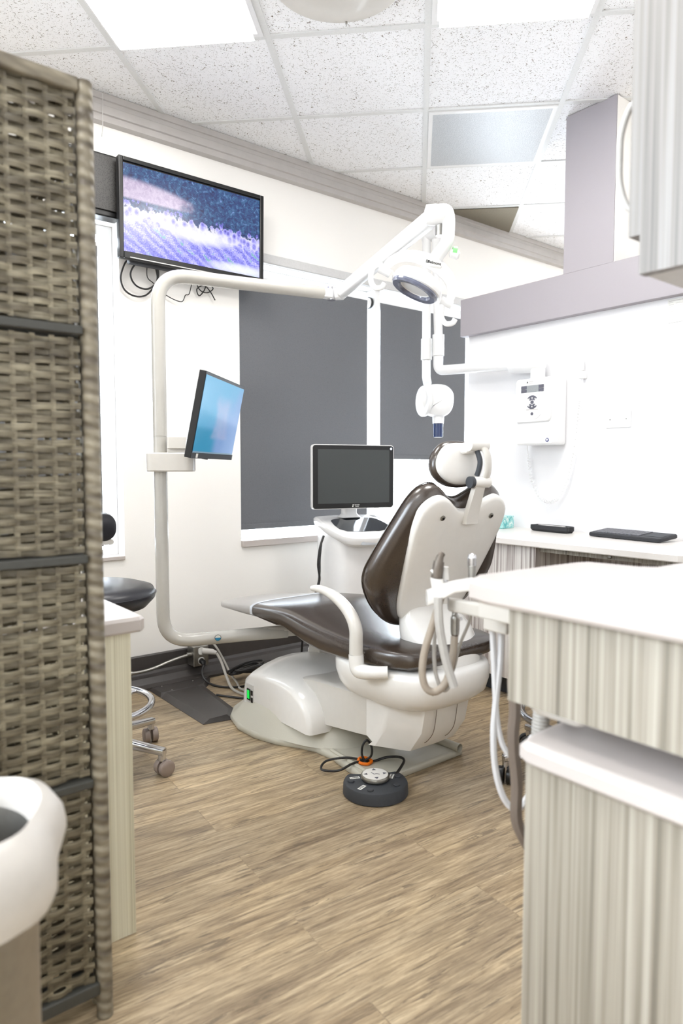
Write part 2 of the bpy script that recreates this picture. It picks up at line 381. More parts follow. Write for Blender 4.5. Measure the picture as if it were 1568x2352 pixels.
def NB(): return bmesh.new()
def box(bm, x0, x1, y0, y1, z0, z1, mat=None):
    vs = [bm.verts.new(Vector(c)) for c in ((x0, y0, z0), (x1, y0, z0), (x1, y1, z0), (x0, y1, z0), (x0, y0, z1), (x1, y0, z1), (x1, y1, z1), (x0, y1, z1))]
    if mat is not None:
        for w in vs: w.co = mat @ w.co
    for f in ((0, 3, 2, 1), (4, 5, 6, 7), (0, 1, 5, 4), (1, 2, 6, 5), (2, 3, 7, 6), (3, 0, 4, 7)): bm.faces.new([vs[i] for i in f])
    return bm
def cbox(bm, c, s, mat=None): return box(bm, c[0] - s[0] / 2, c[0] + s[0] / 2, c[1] - s[1] / 2, c[1] + s[1] / 2, c[2] - s[2] / 2, c[2] + s[2] / 2, mat)
def loft(bm, rings, cap=True, closed=False):
    rv = [[bm.verts.new(Vector(p)) for p in r] for r in rings]
    n = len(rv[0]); m = len(rv)
    for i in range(m if closed else m - 1):
        a, b = rv[i], rv[(i + 1) % m]
        for j in range(n): bm.faces.new((a[j], a[(j + 1) % n], b[(j + 1) % n], b[j]))
    if cap and not closed: bm.faces.new(rv[0][::-1]); bm.faces.new(rv[-1])
    return bm
def cr(pts, n=6, closed=False):
    P = [Vector(p) for p in pts]; out = []; L = len(P)
    for i in range(L if closed else L - 1):
        if closed: p0, p1, p2, p3 = P[i - 1], P[i], P[(i + 1) % L], P[(i + 2) % L]
        else: p0, p1, p2, p3 = P[max(i - 1, 0)], P[i], P[i + 1], P[min(i + 2, L - 1)]
        for k in range(n):
            s = k / n
            out.append(.5 * ((2 * p1) + (p2 - p0) * s + (2 * p0 - 5 * p1 + 4 * p2 - p3) * s * s + (3 * p1 - p0 - 3 * p2 + p3) * s ** 3))
    if not closed: out.append(P[-1])
    return out
def rounded(pts, r, n=6):
    """polyline with circular-ish fillets of radius r at its inner points"""
    P = [Vector(p) for p in pts]; out = [P[0]]
    for i in range(1, len(P) - 1):
        a, b, c = P[i - 1], P[i], P[i + 1]
        d1 = (a - b); d2 = (c - b); rr = min(r, d1.length * .49, d2.length * .49)
        s = b + d1.normalized() * rr; e = b + d2.normalized() * rr
        for k in range(n + 1):
            q = k / n; out.append(s * (1 - q) ** 2 + b * 2 * q * (1 - q) + e * q * q)
    out.append(P[-1]); return out
def tube(bm, pts, r, seg=12, closed=False, flat=1.0, up=None, cap=True):
    P = [Vector(p) for p in pts]; n = len(P)
    rr = r if isinstance(r, (list, tuple)) else [r] * n
    if len(rr) != n: rr = [rr[min(len(rr) - 1, int(round(i * (len(rr) - 1) / max(1, n - 1))))] if False else rr[0] + 0 for i in range(n)]
    T = []
    for i in range(n):
        a = P[i - 1] if (i > 0 or closed) else P[i]; b = P[(i + 1) % n] if (i < n - 1 or closed) else P[i]
        d = (b - a); T.append(d.normalized() if d.length > 1e-9 else Vector((0, 0, 1)))
    N = Vector(up) if up else (Vector((0, 0, 1)) if abs(T[0].z) < .9 else Vector((1, 0, 0)))
    N = (N - T[0] * N.dot(T[0])).normalized(); rings = []
    for i in range(n):
        if up: N = Vector(up)
        N = (N - T[i] * N.dot(T[i]))
        N = N.normalized() if N.length > 1e-6 else T[i].orthogonal().normalized()
        B = T[i].cross(N)
        rings.append([P[i] + (N * math.cos(2 * PI * k / seg) * flat + B * math.sin(2 * PI * k / seg)) * rr[i] for k in range(seg)])
    return loft(bm, rings, cap, closed)
def rint(vals, n):
    """resample a list of radii to n values"""
    out = []
    for i in range(n):
        x = i * (len(vals) - 1) / (n - 1); k = min(int(x), len(vals) - 2); out.append(vals[k] + (vals[k + 1] - vals[k]) * (x - k))
    return out
def lathe(bm, prof, mat=None, seg=24, cap=True):
    """prof: (radius, height) pairs around local z"""
    mat = mat or Matrix.Identity(4)
    rings = [[mat @ Vector((max(r, 1e-4) * math.cos(2 * PI * k / seg), max(r, 1e-4) * math.sin(2 * PI * k / seg), h)) for k in range(seg)] for r, h in prof]
    return loft(bm, rings, cap)
def axis_mat(p, d, up=(0, 0, 1)):
    z = Vector(d).normalized(); x = Vector(up).cross(z)
    if x.length < 1e-4: x = Vector((1, 0, 0)).cross(z)
    x.normalize(); y = z.cross(x)
    return Matrix.Translation(p) @ Matrix((x, y, z)).transposed().to_4x4()
def frame(o, ex, ey):
    ex = Vector(ex).normalized(); ey = Vector(ey); ey = (ey - ex * ey.dot(ex)).normalized(); ez = ex.cross(ey)
    return Matrix.Translation(o) @ Matrix((ex, ey, ez)).transposed().to_4x4()
def cyl(bm, a, b, r, seg=20):
    return tube(bm, [a, b], r, seg)
def prism(bm, pts, d0, d1, mat=None):
    mat = mat or Matrix.Identity(4)
    return loft(bm, [[mat @ Vector((p[0], p[1], d)) for p in pts] for d in (d0, d1)])
def inset(pts, k):
    n = len(pts); out = []
    ar = sum(pts[i][0] * pts[(i + 1) % n][1] - pts[(i + 1) % n][0] * pts[i][1] for i in range(n))
    s = 1 if ar > 0 else -1
    for i in range(n):
        a, b, c = pts[i - 1], pts[i], pts[(i + 1) % n]
        tx, ty = c[0] - a[0], c[1] - a[1]; L = math.hypot(tx, ty) or 1
        out.append((b[0] - s * ty / L * k, b[1] + s * tx / L * k))
    return out
def slab(bm, pts, levels, mat=None):
    """loft of one outline through (inset, depth) levels"""
    mat = mat or Matrix.Identity(4)
    return loft(bm, [[mat @ Vector((p[0], p[1], d)) for p in inset(pts, k)] for k, d in levels])
def slabs(bm, pts, levels, mat=None, c=(0, 0)):
    mat = mat or Matrix.Identity(4)
    return loft(bm, [[mat @ Vector((c[0] + (p[0] - c[0]) * k, c[1] + (p[1] - c[1]) * k, d)) for p in pts] for k, d in levels])
def smooth2(pts, n=5):
    return [(p.x, p.y) for p in cr([(a, b, 0) for a, b in pts], n, True)]
def mirror2(half):
    """half outline listed from bottom centre up the right to top centre; mirrored"""
    return half + [(-x, y) for x, y in reversed(half) if abs(x) > 1e-6]
def rrect(w, h, r, n=5, cx=0, cy=0):
    out = []
    for sx, sy, a0 in ((1, -1, -90), (1, 1, 0), (-1, 1, 90), (-1, -1, 180)):
        for k in range(n + 1):
            a = R(a0 + 90 * k / n); out.append((cx + sx * (w / 2 - r) + r * math.cos(a), cy + sy * (h / 2 - r) + r * math.sin(a)))
    return out
def sring(cx, cy, cz, hx, hz, e=3.5, seg=28, axis='y'):
    """superellipse ring; axis y: in xz plane, axis z: in xy plane"""
    out = []
    for k in range(seg):
        a = 2 * PI * k / seg; c, s = math.cos(a), math.sin(a)
        x = math.copysign(abs(c) ** (2 / e), c) * hx; z = math.copysign(abs(s) ** (2 / e), s) * hz
        out.append((cx + x, cy, cz + z) if axis == 'y' else (cx + x, cy + z, cz))
    return out
def quad_uv(name, mat, M4, w, h, parent, lift=0.0):
    me = bpy.data.meshes.new(name)
    vs = [(-w / 2, -h / 2, lift), (w / 2, -h / 2, lift), (w / 2, h / 2, lift), (-w / 2, h / 2, lift)]
    inv = WM[parent.name].inverted()
    me.from_pydata([inv @ (M4 @ Vector(v)) for v in vs], [], [(0, 1, 2, 3)])
    uv = me.uv_layers.new(name='uv')
    for i, c in enumerate(((0, 0), (1, 0), (1, 1), (0, 1))): uv.data[i].uv = c
    me.materials.append(mat)
    o = bpy.data.objects.new(name, me); COL.objects.link(o); o.parent = parent; WM[o.name] = WM[parent.name]
    return o
def text(name, s, size, mat, M4, parent, extrude=.0004, align='CENTER', bold=False):
    cu = bpy.data.curves.new(name, 'FONT'); cu.body = s; cu.size = size; cu.extrude = extrude; cu.align_x = align; cu.align_y = 'CENTER'
    if bold: cu.offset = size * .02
    tmp = bpy.data.objects.new('tmp', cu); COL.objects.link(tmp)
    bpy.context.view_layer.update()
    me = bpy.data.meshes.new_from_object(tmp.evaluated_get(bpy.context.evaluated_depsgraph_get()))
    bpy.data.objects.remove(tmp)
    me.name = name
    me.transform(WM[parent.name].inverted() @ M4); me.materials.clear(); me.materials.append(mat)
    o = bpy.data.objects.new(name, me); COL.objects.link(o); o.parent = parent; WM[o.name] = WM[parent.name]
    return o
def dup(root, loc=None, rz=None, label=None):
    r = root.copy(); COL.objects.link(r)
    if loc is not None: r.location = loc
    if rz is not None: r.rotation_euler = (0, 0, rz)
    if label: r['label'] = label
    for ch in list(root.children):
        c = ch.copy(); COL.objects.link(c); c.parent = r
        for g in ch.children:
            d = g.copy(); COL.objects.link(d); d.parent = c
    return r

# ------------------------------------------------------------------ room shell
WY = 3.2      # back (window) wall
FX0, FX1, FY0, FY1 = -1.9, 5.6, -1.3, WY
b = NB(); box(b, FX0, FX1 + .1, FY0, FY1 + .2, -.06, 0); struct('floor', b, m_floor, smooth=0)
b = NB(); box(b, FX0, FX1 + .1, FY0, FY1 + .2, CZ + .006, CZ + .05); struct('ceiling', b, m_tile, smooth=0)
# ceiling grid bars, clipped to the room
def clip_line(p, d, x0, x1, y0, y1):
    ts = []
    t0, t1 = -20, 20
    for o, dd, lo, hi in ((p.x, d.x, x0, x1), (p.y, d.y, y0, y1)):
        a, c = (lo - o) / dd, (hi - o) / dd
        if a > c: a, c = c, a
        t0 = max(t0, a); t1 = min(t1, c)
    return (t0, t1) if t1 > t0 else None
b = NB()
for d, s in ((GU, GV), (GV, GU)):
    for k in range(-14, 12):
        p = GO + s * (k * GP)
        c = clip_line(p, d, FX0 + .02, FX1 - .02, FY0 + .02, FY1 - .04)
        if not c: continue
        a, e = p + d * c[0], p + d * c[1]; n = s * .0125
        zt = CZ + .0059 if d is GU else CZ + .0055
        zb = CZ if d is GU else CZ + .0003
        vs = [b.verts.new((q.x, q.y, z)) for z in (zb, zt) for q in (a - n, e - n, e + n, a + n)]
        for f in ((0, 3, 2, 1), (4, 5, 6, 7), (0, 1, 5, 4), (1, 2, 6, 5), (2, 3, 7, 6), (3, 0, 4, 7)): b.faces.new([vs[i] for i in f])
struct('trim_1', b, m_tbar, smooth=0)
# back wall with two window openings
W1 = (.25, 1.215, .63, 2.21); W2 = (1.856, 4.5, .645, 2.165); TH = .16
b = NB()
for x0, x1, z0, z1 in ((FX0, W1[0], 0, CZ), (W1[0], W1[1], 0, W1[2]), (W1[0], W1[1], W1[3], CZ), (W1[1], W2[0], 0, CZ), (W2[0], W2[1], 0, W2[2]), (W2[0], W2[1], W2[3], CZ), (W2[1], FX1, 0, CZ)):
    box(b, x0, x1, WY, WY + TH, z0, z1)
bmesh.ops.remove_doubles(b, verts=b.verts, dist=.0001)
struct('wall_back', b, m_wall, smooth=0)
b = NB(); box(b, FX1, FX1 + .1, 0.2, FY1, 0, CZ); struct('wall_right', b, m_wall, smooth=0)
b = NB(); box(b, FX0, 2.9, -.74, -.64, 0, 1.2); struct('shade_wall_front', b, m_wall, smooth=0)  # added half wall, unseen, blocks low light from behind the camera
b = NB(); box(b, FX0 - .1, FX0, FY0, FY1, 0, 1.2); struct('shade_wall_left', b, m_wall, smooth=0)  # added half wall, unseen, keeps side light off the lower room
# metal valance band under the ceiling
prof = [(0, 0), (-.042, 0), (-.042, -.028), (-.036, -.031), (-.036, -.05), (-.040, -.053), (-.040, -.088), (-.033, -.092), (-.033, -.12), (0, -.125)]
b = NB(); loft(b, [[(x, WY + p[0] - .0005, CZ + .004 + p[1]) for p in prof] for x in (FX0 + .005, FX1 - .005)]); struct('trim_2', b, m_alu, smooth=0)
# dark coved base along the window wall
prof = [(0, 0), (-.10, 0), (-.10, .012), (-.072, .022), (-.052, .048), (-.03, .058), (-.018, .07), (-.016, .145), (-.012, .15), (0, .15)]
b = NB(); loft(b, [[(x, WY + p[0] - .0005, .0005 + p[1]) for p in prof] for x in (FX0 + .005, FX1 - .005)]); struct('baseboard_back', b, m_rubber, smooth=20)

# window 1 (left, mostly behind the screen)
def ring_frame(b, x0, x1, z0, z1, y0, y1, w):
    box(b, x0, x0 + w, y0, y1, z0, z1); box(b, x1 - w, x1, y0, y1, z0, z1)
    box(b, x0 + w, x1 - w, y0, y1, z0, z0 + w); box(b, x0 + w, x1 - w, y0, y1, z1 - w, z1)
b = NB(); ring_frame(b, W1[0] + .002, W1[1] - .002, W1[2] + .002, W1[3] - .002, WY + .08, WY + .13, .045)
w1 = struct('window_1', b, m_white, smooth=0)
b = NB(); box(b, W1[0] + .047, W1[1] - .047, WY + .1, WY + .104, W1[2] + .047, W1[3] - .047); obj('glass_pane', b, m_glass, w1, smooth=0)
b = NB(); box(b, W1[0] - .02, W1[1] - .001, WY - .012, WY + .078, W1[2] + .001, W1[2] + .02); obj('window_sill', b, m_counter, w1, smooth=0, bevel=.003)
# window 2: frame, mullion, panes, sill
b = NB(); ring_frame(b, W2[0] + .002, W2[1] - .002, W2[2] + .002, W2[3] - .002, WY + .09, WY + .14, .04)
w2 = struct('window_2', b, m_white, smooth=0)
for mx in (2.815, 3.70):
    b = NB(); box(b, mx, mx + .042, WY + .012, WY + .15, W2[2] + .03, W2[3] - .003); obj('mullion', b, m_white, w2, smooth=0)
b = NB(); box(b, W2[0] + .042, W2[1] - .042, WY + .11, WY + .114, W2[2] + .042, W2[3] - .042); obj('glass_pane', b, m_glass, w2, smooth=0)
b = NB(); box(b, W2[0] + .001, W2[1] - .001, WY - .022, WY + .088, W2[2] + .0, W2[2] + .035); obj('window_sill', b, m_counter, w2, smooth=0, bevel=.003)
b = NB(); box(b, W2[0] - .0, W2[1], WY - .03, WY - .001, W2[3] - .0, W2[3] + .05)
obj('head_casing', b, m_shadetop, w2, smooth=0, bevel=.006)

# roller blinds
def blind(x0, x1, zb, label):
    r = thing('roller_blind', label, 'blind', ((x0 + x1) / 2, WY + .045, zb), group='grey roller blinds in the window')
    yb = WY + .05
    b = NB(); cyl(b, (x0 - .0, yb, 2.085), (x1 + .03, yb, 2.085), .031, 24); obj('roller_tube', b, m_white, r)
    b = NB(); box(b, x0 + .004, x1 - .004, yb - .0325, yb - .0315, zb + .02, 2.09); obj('shade_cloth', b, m_blind, r, smooth=0)
    b = NB(); box(b, x0 + .004, x1 - .004, yb - .038, yb - .026, zb, zb + .03); obj('bottom_bar', b, m_blind, r, smooth=0, bevel=.003)
    b = NB()
    cyl(b, (x1 + .03, yb, 2.085), (x1 + .042, yb, 2.085), .036, 20)
    if x0 > 1: obj('end_bracket', b, m_black, r)
    else: b.free()
    return r
blind(1.858, 2.765, .735, 'grey roller blind drawn nearly to the sill behind the wheeled scanner screen')
blind(.27, 1.125, .70, 'added grey roller blind mostly hidden behind the woven folding screen, cutting the daylight there')  # added blind that holds back daylight from the left window
blind(2.862, 3.66, 1.125, 'grey roller blind half lowered behind the x-ray head, window bright below it')

# partition on the right, its grey cap band and the column above
PX = 3.0
b = NB(); box(b, PX, PX + .12, -1.5, 2.615, 0, 2.0); struct('wall_partition', b, m_wallb, smooth=0)
b = NB(); box(b, PX - .04, PX + .16, -1.5, 2.645, 1.808, 2.013); struct('trim_3', b, m_greyp, smooth=0, bevel=.003)
b = NB(); box(b, PX - .04, PX + .36, 1.725, 1.985, 2.0125, CZ + .002)
struct('wall_column', b, m_greyp, smooth=0)
b = NB(); box(b, PX - .036, PX + .36, 1.722, 1.7245, 2.0135, CZ); struct('trim_4', b, m_wall, smooth=0)

# ------------------------------------------------------------------ ceiling fixtures
def grid_mat(u, v, z): 
    p = gp(u, v); return frame((p.x, p.y, z), (GU.x, GU.y, 0), (GV.x, GV.y, 0))
def ceiling_light(u, v, lit, label, group=None):
    m4 = grid_mat(u, v, CZ)
    r = thing('ceiling_light', label, 'light', (m4.translation.x, m4.translation.y, CZ), group=group)
    h = GP / 2 - .013
    b = NB(); w = .02
    for q in ((-h, h, -h, -h + w), (-h, h, h - w, h), (-h, -h + w, -h + w, h - w), (h - w, h, -h + w, h - w)):
        box(b, q[0], q[1], q[2], q[3], -.002, .005, m4)
    obj('frame', b, m_white, r, smooth=0)
    b = NB(); box(b, -h + w, h - w, -h + w, h - w, .0, .005, m4); obj('diffuser', b, m_lit if lit else m_unlit, r, smooth=0)
    return r
ceiling_light(-.5, -1.5, True, 'lit square ceiling light panel above the television side of the room')
ceiling_light(-.5, .5, True, 'lit square ceiling light panel cut off at the top near the striped wall cabinet')
ceiling_light(1.5, .5, False, 'unlit square ceiling light panel with prismatic cover near the grey column')
m4 = grid_mat(3.5, .5, CZ)
b = NB(); h = GP / 2 - .013; box(b, -h, h, -h, h, .002, .0055, m4); o = obj('ceiling_vent', b, m_vent, smooth=0)
tag(o, 'dark bronze louvred ceiling vent beside the window wall, behind the lamp elbow', 'vent')
m4 = grid_mat(-.5, -.5, CZ)
dm = thing('ceiling_speaker', 'round off-white disc cover on the ceiling at the top edge of the photo', 'ceiling speaker', tuple(m4.translation))
b = NB(); lathe(b, [(.0, -.03), (.12, -.03), (.2, -.026), (.232, -.016), (.238, .0), (.238, .005)], Matrix.Translation((m4.translation.x, m4.translation.y, CZ)), 48); obj('cover', b, m_cream, dm)
b = NB(); lathe(b, [(.003, -.0315), (.004, -.029), (.004, -.02)], Matrix.Translation((m4.translation.x + .16, m4.translation.y + .15, CZ)), 10); obj('screw', b, m_steel, dm)
# hanging wire near the screen
b = NB(); tube(b, cr([(1.135, 3.14, 2.74), (1.137, 3.145, 2.70), (1.133, 3.14, 2.66), (1.136, 3.15, 2.61), (1.134, 3.16, 2.56)], 4), .0018, 6); o = obj('hanging_wire', b, m_lgrey)
tag(o, 'thin pale wire hanging from the ceiling edge above the television', 'wire')

# ------------------------------------------------------------------ television, speaker and their cables
tv = thing('television', 'black wall television showing a violet hillside ruin landscape', 'television', (1.55, 3.08, 2.24))
T4 = frame((1.548, 3.078, 2.238), (1, 0, 0), (0, -.02, 1))     # local x right, y up, z towards the room
def tbox(bm, x0, x1, y0, y1, z0, z1, m=T4): return box(bm, x0, x1, y0, y1, z0, z1, m)
b = NB(); tbox(b, -.378, .378, -.222, .222, -.02, .004); obj('casing', b, m_black, tv, smooth=0, bevel=.004)
b = NB()
for q in ((-.378, -.357, -.222, .222), (.357, .378, -.222, .222), (-.357, .357, .203, .222), (-.357, .357, -.222, -.19)): tbox(b, q[0], q[1], q[2], q[3], .0035, .014)
obj('bezel', b, m_black, tv, smooth=0, bevel=.003)
quad_uv('screen', m_tv, T4, .714, .393, tv, .006)
b = NB(); tbox(b, -.33, .33, -.2165, -.2125, .0138, .0155); obj('trim_strip', b, m_lgrey, tv, smooth=0)
b = NB(); tbox(b, -.32, .1, -.23, -.2, -.06, -.018); obj('rear_housing', b, m_blackm, tv, smooth=0, bevel=.01)
b = NB(); tbox(b, -.1, .1, -.1, .1, -.1215, -.019); obj('wall_mount', b, m_blackm, tv, smooth=0)
sp = thing('wall_speaker', 'black perforated box speaker peeking out left of the television', 'speaker', (1.08, 3.15, 2.33))
b = NB(); box(b, .96, 1.2, 3.125, 3.199, 2.2, 2.475); obj('cabinet', b, m_black, sp, smooth=0, bevel=.006)
b = NB(); box(b, .972, 1.197, 3.117, 3.126, 2.225, 2.465); obj('grille', b, m_perf, sp, smooth=0, bevel=.003)
def cable(name, pts, r, mat, label, cat='cable', n=6, seg=8, parent=None, group=None):
    b = NB(); tube(b, cr(pts, n), r, seg); o = obj(name, b, mat, parent)
    if parent is None: tag(o, label, cat, group)
    return o
cable('television_cable', [(1.30, 3.14, 2.06), (1.244, 3.16, 2.037), (1.223, 3.17, 1.999), (1.213, 3.175, 1.948), (1.233, 3.18, 1.902), (1.279, 3.18, 1.881), (1.332, 3.18, 1.891), (1.37, 3.175, 1.93), (1.391, 3.17, 1.978), (1.38, 3.16, 2.021), (1.363, 3.15, 2.05)], .0042, m_cable, 'black cable hanging in the biggest loop under the television')
cable('television_cable', [(1.30, 3.13, 2.06), (1.26, 3.155, 1.997), (1.257, 3.16, 1.957), (1.286, 3.165, 1.925), (1.335, 3.165, 1.919), (1.372, 3.155, 1.945), (1.386, 3.145, 1.989), (1.37, 3.13, 2.045)], .0042, m_cable, 'black cable in the smaller inner loop under the television')
cable('television_cable', [(1.335, 3.15, 2.05), (1.34, 3.17, 1.98), (1.377, 3.18, 1.955), (1.443, 3.18, 1.908), (1.518, 3.18, 1.89), (1.541, 3.18, 1.925), (1.563, 3.18, 1.939), (1.571, 3.15, 2.03)], .0022, m_cable, 'thin black wire sagging in a wide zigzag under the television')
cable('television_cable', [(1.59, 3.15, 2.04), (1.599, 3.17, 1.988), (1.622, 3.172, 1.957), (1.661, 3.172, 1.955), (1.691, 3.174, 1.981), (1.662, 3.18, 1.998), (1.642, 3.182, 1.96), (1.617, 3.184, 1.935), (1.606, 3.184, 1.967), (1.642, 3.178, 1.988), (1.676, 3.18, 1.966), (1.705, 3.18, 1.925)], .0028, m_cable, 'tangled bundle of thin black wire right below the television screen')

# ------------------------------------------------------------------ conduit, outlet and cords at the window wall
b = NB(); tube(b, rounded([(1.10, 3.135, .092), (1.30, 3.135, .086), (1.42, 3.13, .118), (1.515, 3.13, .13)], .06), .0085, 12)
cyl(b, (1.495, 3.13, .13), (1.518, 3.13, .13), .0125, 12); cyl(b, (1.198, 3.135, .089), (1.215, 3.135, .089), .012, 12)
o = obj('conduit', b, m_steel); tag(o, 'bent silver metal conduit running along the dark base to the outlet box', 'conduit')
ob = thing('outlet_box', 'galvanised metal outlet box on the dark base under the white pole tube', 'outlet', (1.56, 3.13, .12))
b = NB(); box(b, 1.518, 1.60, 3.098, 3.17, .072, .172); obj('box', b, m_steel, ob, smooth=0, bevel=.003)
b = NB(); prism(b, rrect(.032, .036, .012, 4, 1.559, .148), -3.0975, -3.094, frame((0, 0, 0), (1, 0, 0), (0, 0, 1))); prism(b, rrect(.032, .036, .012, 4, 1.559, .098), -3.0975, -3.094, frame((0, 0, 0), (1, 0, 0), (0, 0, 1)))
for m in b.verts: m.co.y = -m.co.y if m.co.y < 0 else m.co.y
obj('socket', b, m_label, ob)
ck = thing('power_cord', 'black power cord plugged low into the outlet box and trailing behind the chair base', 'cord', (1.56, 3.07, .1))
b = NB(); tube(b, [(1.557, 3.0935, .098), (1.557, 3.07, .096), (1.555, 3.062, .085)], [.014, .014, .009], 12); obj('plug', b, m_black, ck)
cable('cord', [(1.555, 3.062, .085), (1.535, 3.045, .05), (1.54, 3.01, .018), (1.56, 2.95, .0065), (1.60, 2.89, .006), (1.66, 2.86, .006), (1.73, 2.87, .006)], .0055, m_cable, '', parent=ck)
ck = thing('power_cord', 'beige power cord with a big plug running from the outlet to the chair base', 'cord', (1.60, 3.06, .14))
b = NB(); tube(b, [(1.565, 3.0935, .148), (1.60, 3.06, .145), (1.615, 3.04, .14)], [.016, .015, .009], 12); obj('plug', b, m_hoseg, ck)
cable('cord', [(1.615, 3.04, .14), (1.625, 3.01, .10), (1.62, 2.95, .04), (1.60, 2.86, .0085), (1.60, 2.76, .0075), (1.61, 2.68, .03)], .0065, m_gcable, '', parent=ck)
cable('data_cable', [(1.615, 3.14, .19), (1.64, 3.1, .16), (1.67, 3.07, .09), (1.68, 3.02, .03), (1.665, 2.93, .008), (1.63, 2.82, .0075), (1.66, 2.69, .02)], .0055, m_gcable, 'grey cable dropping behind the beige plug to the floor by the chair base', 'cable')
cable('floor_cable', [(1.50, 2.83, .0055), (1.54, 2.76, .0055), (1.585, 2.698, .0055), (1.62, 2.64, .015)], .005, m_cable, 'short black cable lying between the floor cover and the chair base', 'cable')
pts = []
random.seed(11)
for k in range(46):
    a = k * .9; rr = .055 + .02 * math.sin(k * 1.7)
    pts.append((1.735 + rr * 1.25 * math.cos(a) + .012 * math.sin(k * .5), 2.955 + rr * .75 * math.sin(a), .012 + .045 * abs(math.sin(k * .41)) + .0006 * k))
cable('coiled_cable', pts, .0058, m_cable, 'bunched up coil of black cable on the floor behind the chair base', 'cable', n=4)
fc = thing('floor_cable_cover', 'dark metal cable cover plate on the floor left of the chair base', 'cable cover', (1.42, 2.8, 0))
b = NB()
A = [(1.283, 2.541), (1.425, 2.50), (1.53, 2.56), (1.53, 2.97), (1.57, 3.03), (1.57, 3.097), (1.283, 3.097)]
slab(b, [(1.283, 2.54), (1.41, 2.515), (1.475, 2.60), (1.515, 2.95), (1.515, 3.097), (1.283, 3.097)], [(0, .0005), (.0, .002), (.035, .016), (.04, .016)])
obj('plate', b, m_rubber, fc, smooth=20)
b = NB(); slab(b, [(1.283, 2.965), (1.515, 2.965), (1.565, 3.02), (1.60, 3.097), (1.283, 3.097)], [(0, .001), (0, .0025), (.02, .0185), (.03, .0185)]); obj('cross_plate', b, m_rubber, fc, smooth=20)
for x, y in ((1.335, 3.07), (1.49, 3.055), (1.35, 2.99), (1.455, 2.575)):
    b = NB(); lathe(b, [(.004, .0), (.004, .0015), (.002, .003)], Matrix.Translation((x, y, .0182 if y > 2.9 else .0158)), 8); obj('screw', b, m_steel, fc)

# ------------------------------------------------------------------ pole with monitor bracket, light arm
pole = thing('light_pole', 'cream tubular pole rising left of the chair and carrying the lamp arm', 'pole', (1.18, 2.69, 0))
PB = (1.18, 2.69)
b = NB(); tube(b, rounded([(1.66, 2.47, .352), (1.40, 2.585, .345), (PB[0], PB[1], .335), (PB[0], PB[1], .8), (PB[0], PB[1], 1.2)], .13, 10), .0275, 24)
obj('lower_tube', b, m_enamel, pole)
b = NB(); tube(b, rounded([(PB[0], PB[1], 1.2005), (PB[0], PB[1], 1.6), (PB[0], PB[1], 1.862), (1.45, 2.65, 1.868), (1.955, 2.602, 1.888)], .13, 12), .0285, 24)
obj('upper_tube', b, m_enamel, pole)
b = NB(); tube(b, [(1.56, 2.515, .352), (1.80, 2.40, .362)], .024, 14, flat=1.1); box(b, 1.74, 1.86, 2.34, 2.42, .25, .38); obj('mounting_arm', b, m_cream, pole, bevel=.004)
b = NB(); prism(b, [(.0135 * math.cos(k * PI / 12), .0135 * math.sin(k * PI / 12)) for k in range(24)], 0, .001, frame((1.372, 2.5724, .356), (.92, -.40, 0), (0, -.05, 1)))
for v_ in b.verts: v_.co += Vector((-.005, -.0125, -.004))
obj('round_sticker', b, m_dmark, pole)
b = NB(); prism(b, [(.0118 * math.cos(k * PI / 12), .0118 * math.sin(k * PI / 12)) for k in range(24)], .001, .0014, frame((1.367, 2.5599, .352), (.92, -.40, 0), (0, -.05, 1))); obj('sticker_face', b, m_label, pole)
b = NB(); prism(b, [(.0118 * math.cos(PI + k * PI / 12), .0125 * math.sin(PI + k * PI / 12)) for k in range(13)], .0014, .0019, frame((1.367, 2.5599, .352), (.92, -.40, 0), (0, -.05, 1)))
obj('sticker_band', b, m_bluep, pole)
# monitor bracket
br_ = thing('monitor_bracket', 'cream swivel bracket clamped around the pole behind the blue monitor', 'bracket', (1.18, 2.69, 1.1))
bm4 = frame((1.18, 2.69, 0), (.785, -.62, 0), (.62, .785, 0))
def bb(x0, x1, y0, y1, z0, z1): return box(NB(), x0, x1, y0, y1, z0, z1, bm4)
pl = smooth2([(-.055, 0), (-.045, -.04), (0, -.052), (.1, -.052), (.135, -.035), (.143, 0), (.135, .035), (.1, .045), (0, .05), (-.045, .035)], 3)
b = NB(); slab(b, pl, [(.004, 1.055), (0, 1.06), (0, 1.128), (.004, 1.133)], bm4); obj('clamp', b, m_cream, br_)
b = NB(); slab(b, rrect(.10, .07, .015, 4, .085, 0), [(.003, 1.1325), (0, 1.136), (0, 1.147)], bm4); obj('swivel_plate', b, m_cream, br_)
b = NB(); slab(b, rrect(.115, .06, .012, 4, .095, -.02), [(.003, 1.148), (0, 1.151), (0, 1.195), (.003, 1.198)], bm4); obj('swivel_arm', b, m_cream, br_)
mon = thing('monitor', 'thin monitor with a blue picture held on the pole by the bracket', 'monitor', (1.306, 2.408, 1.26))
MX = Vector((.357, .343, 0)).normalized()
M4 = frame((1.306, 2.408, 1.26), MX, (.04, -.05, .312))
mt = lambda q: box(NB(), q[0], q[1], q[2], q[3], q[4], q[5], M4)
obj('casing', mt((-.247, .247, -.158, .158, -.026, .0)), m_black, mon, smooth=0, bevel=.002)
quad_uv('screen', m_mon, M4, .486, .292, mon, .0012)
b = NB(); box(b, -.247, .247, -.158, -.137, .0, .0025, M4); obj('bottom_bezel', b, m_charc, mon, smooth=0)
b = NB(); box(b, -.205, -.185, -.155, -.14, .0024, .0032, M4); obj('sticker', b, m_label, mon, smooth=0)
b = NB(); box(b, -.16, .12, -.10, .10, -.052, -.0262, M4); obj('rear_housing', b, m_white, mon, smooth=0, bevel=.01)
b = NB(); box(b, -.06, .06, -.13, .07, -.10, -.05, M4); obj('tilt_mount', b, m_white, mon, smooth=0, bevel=.008)
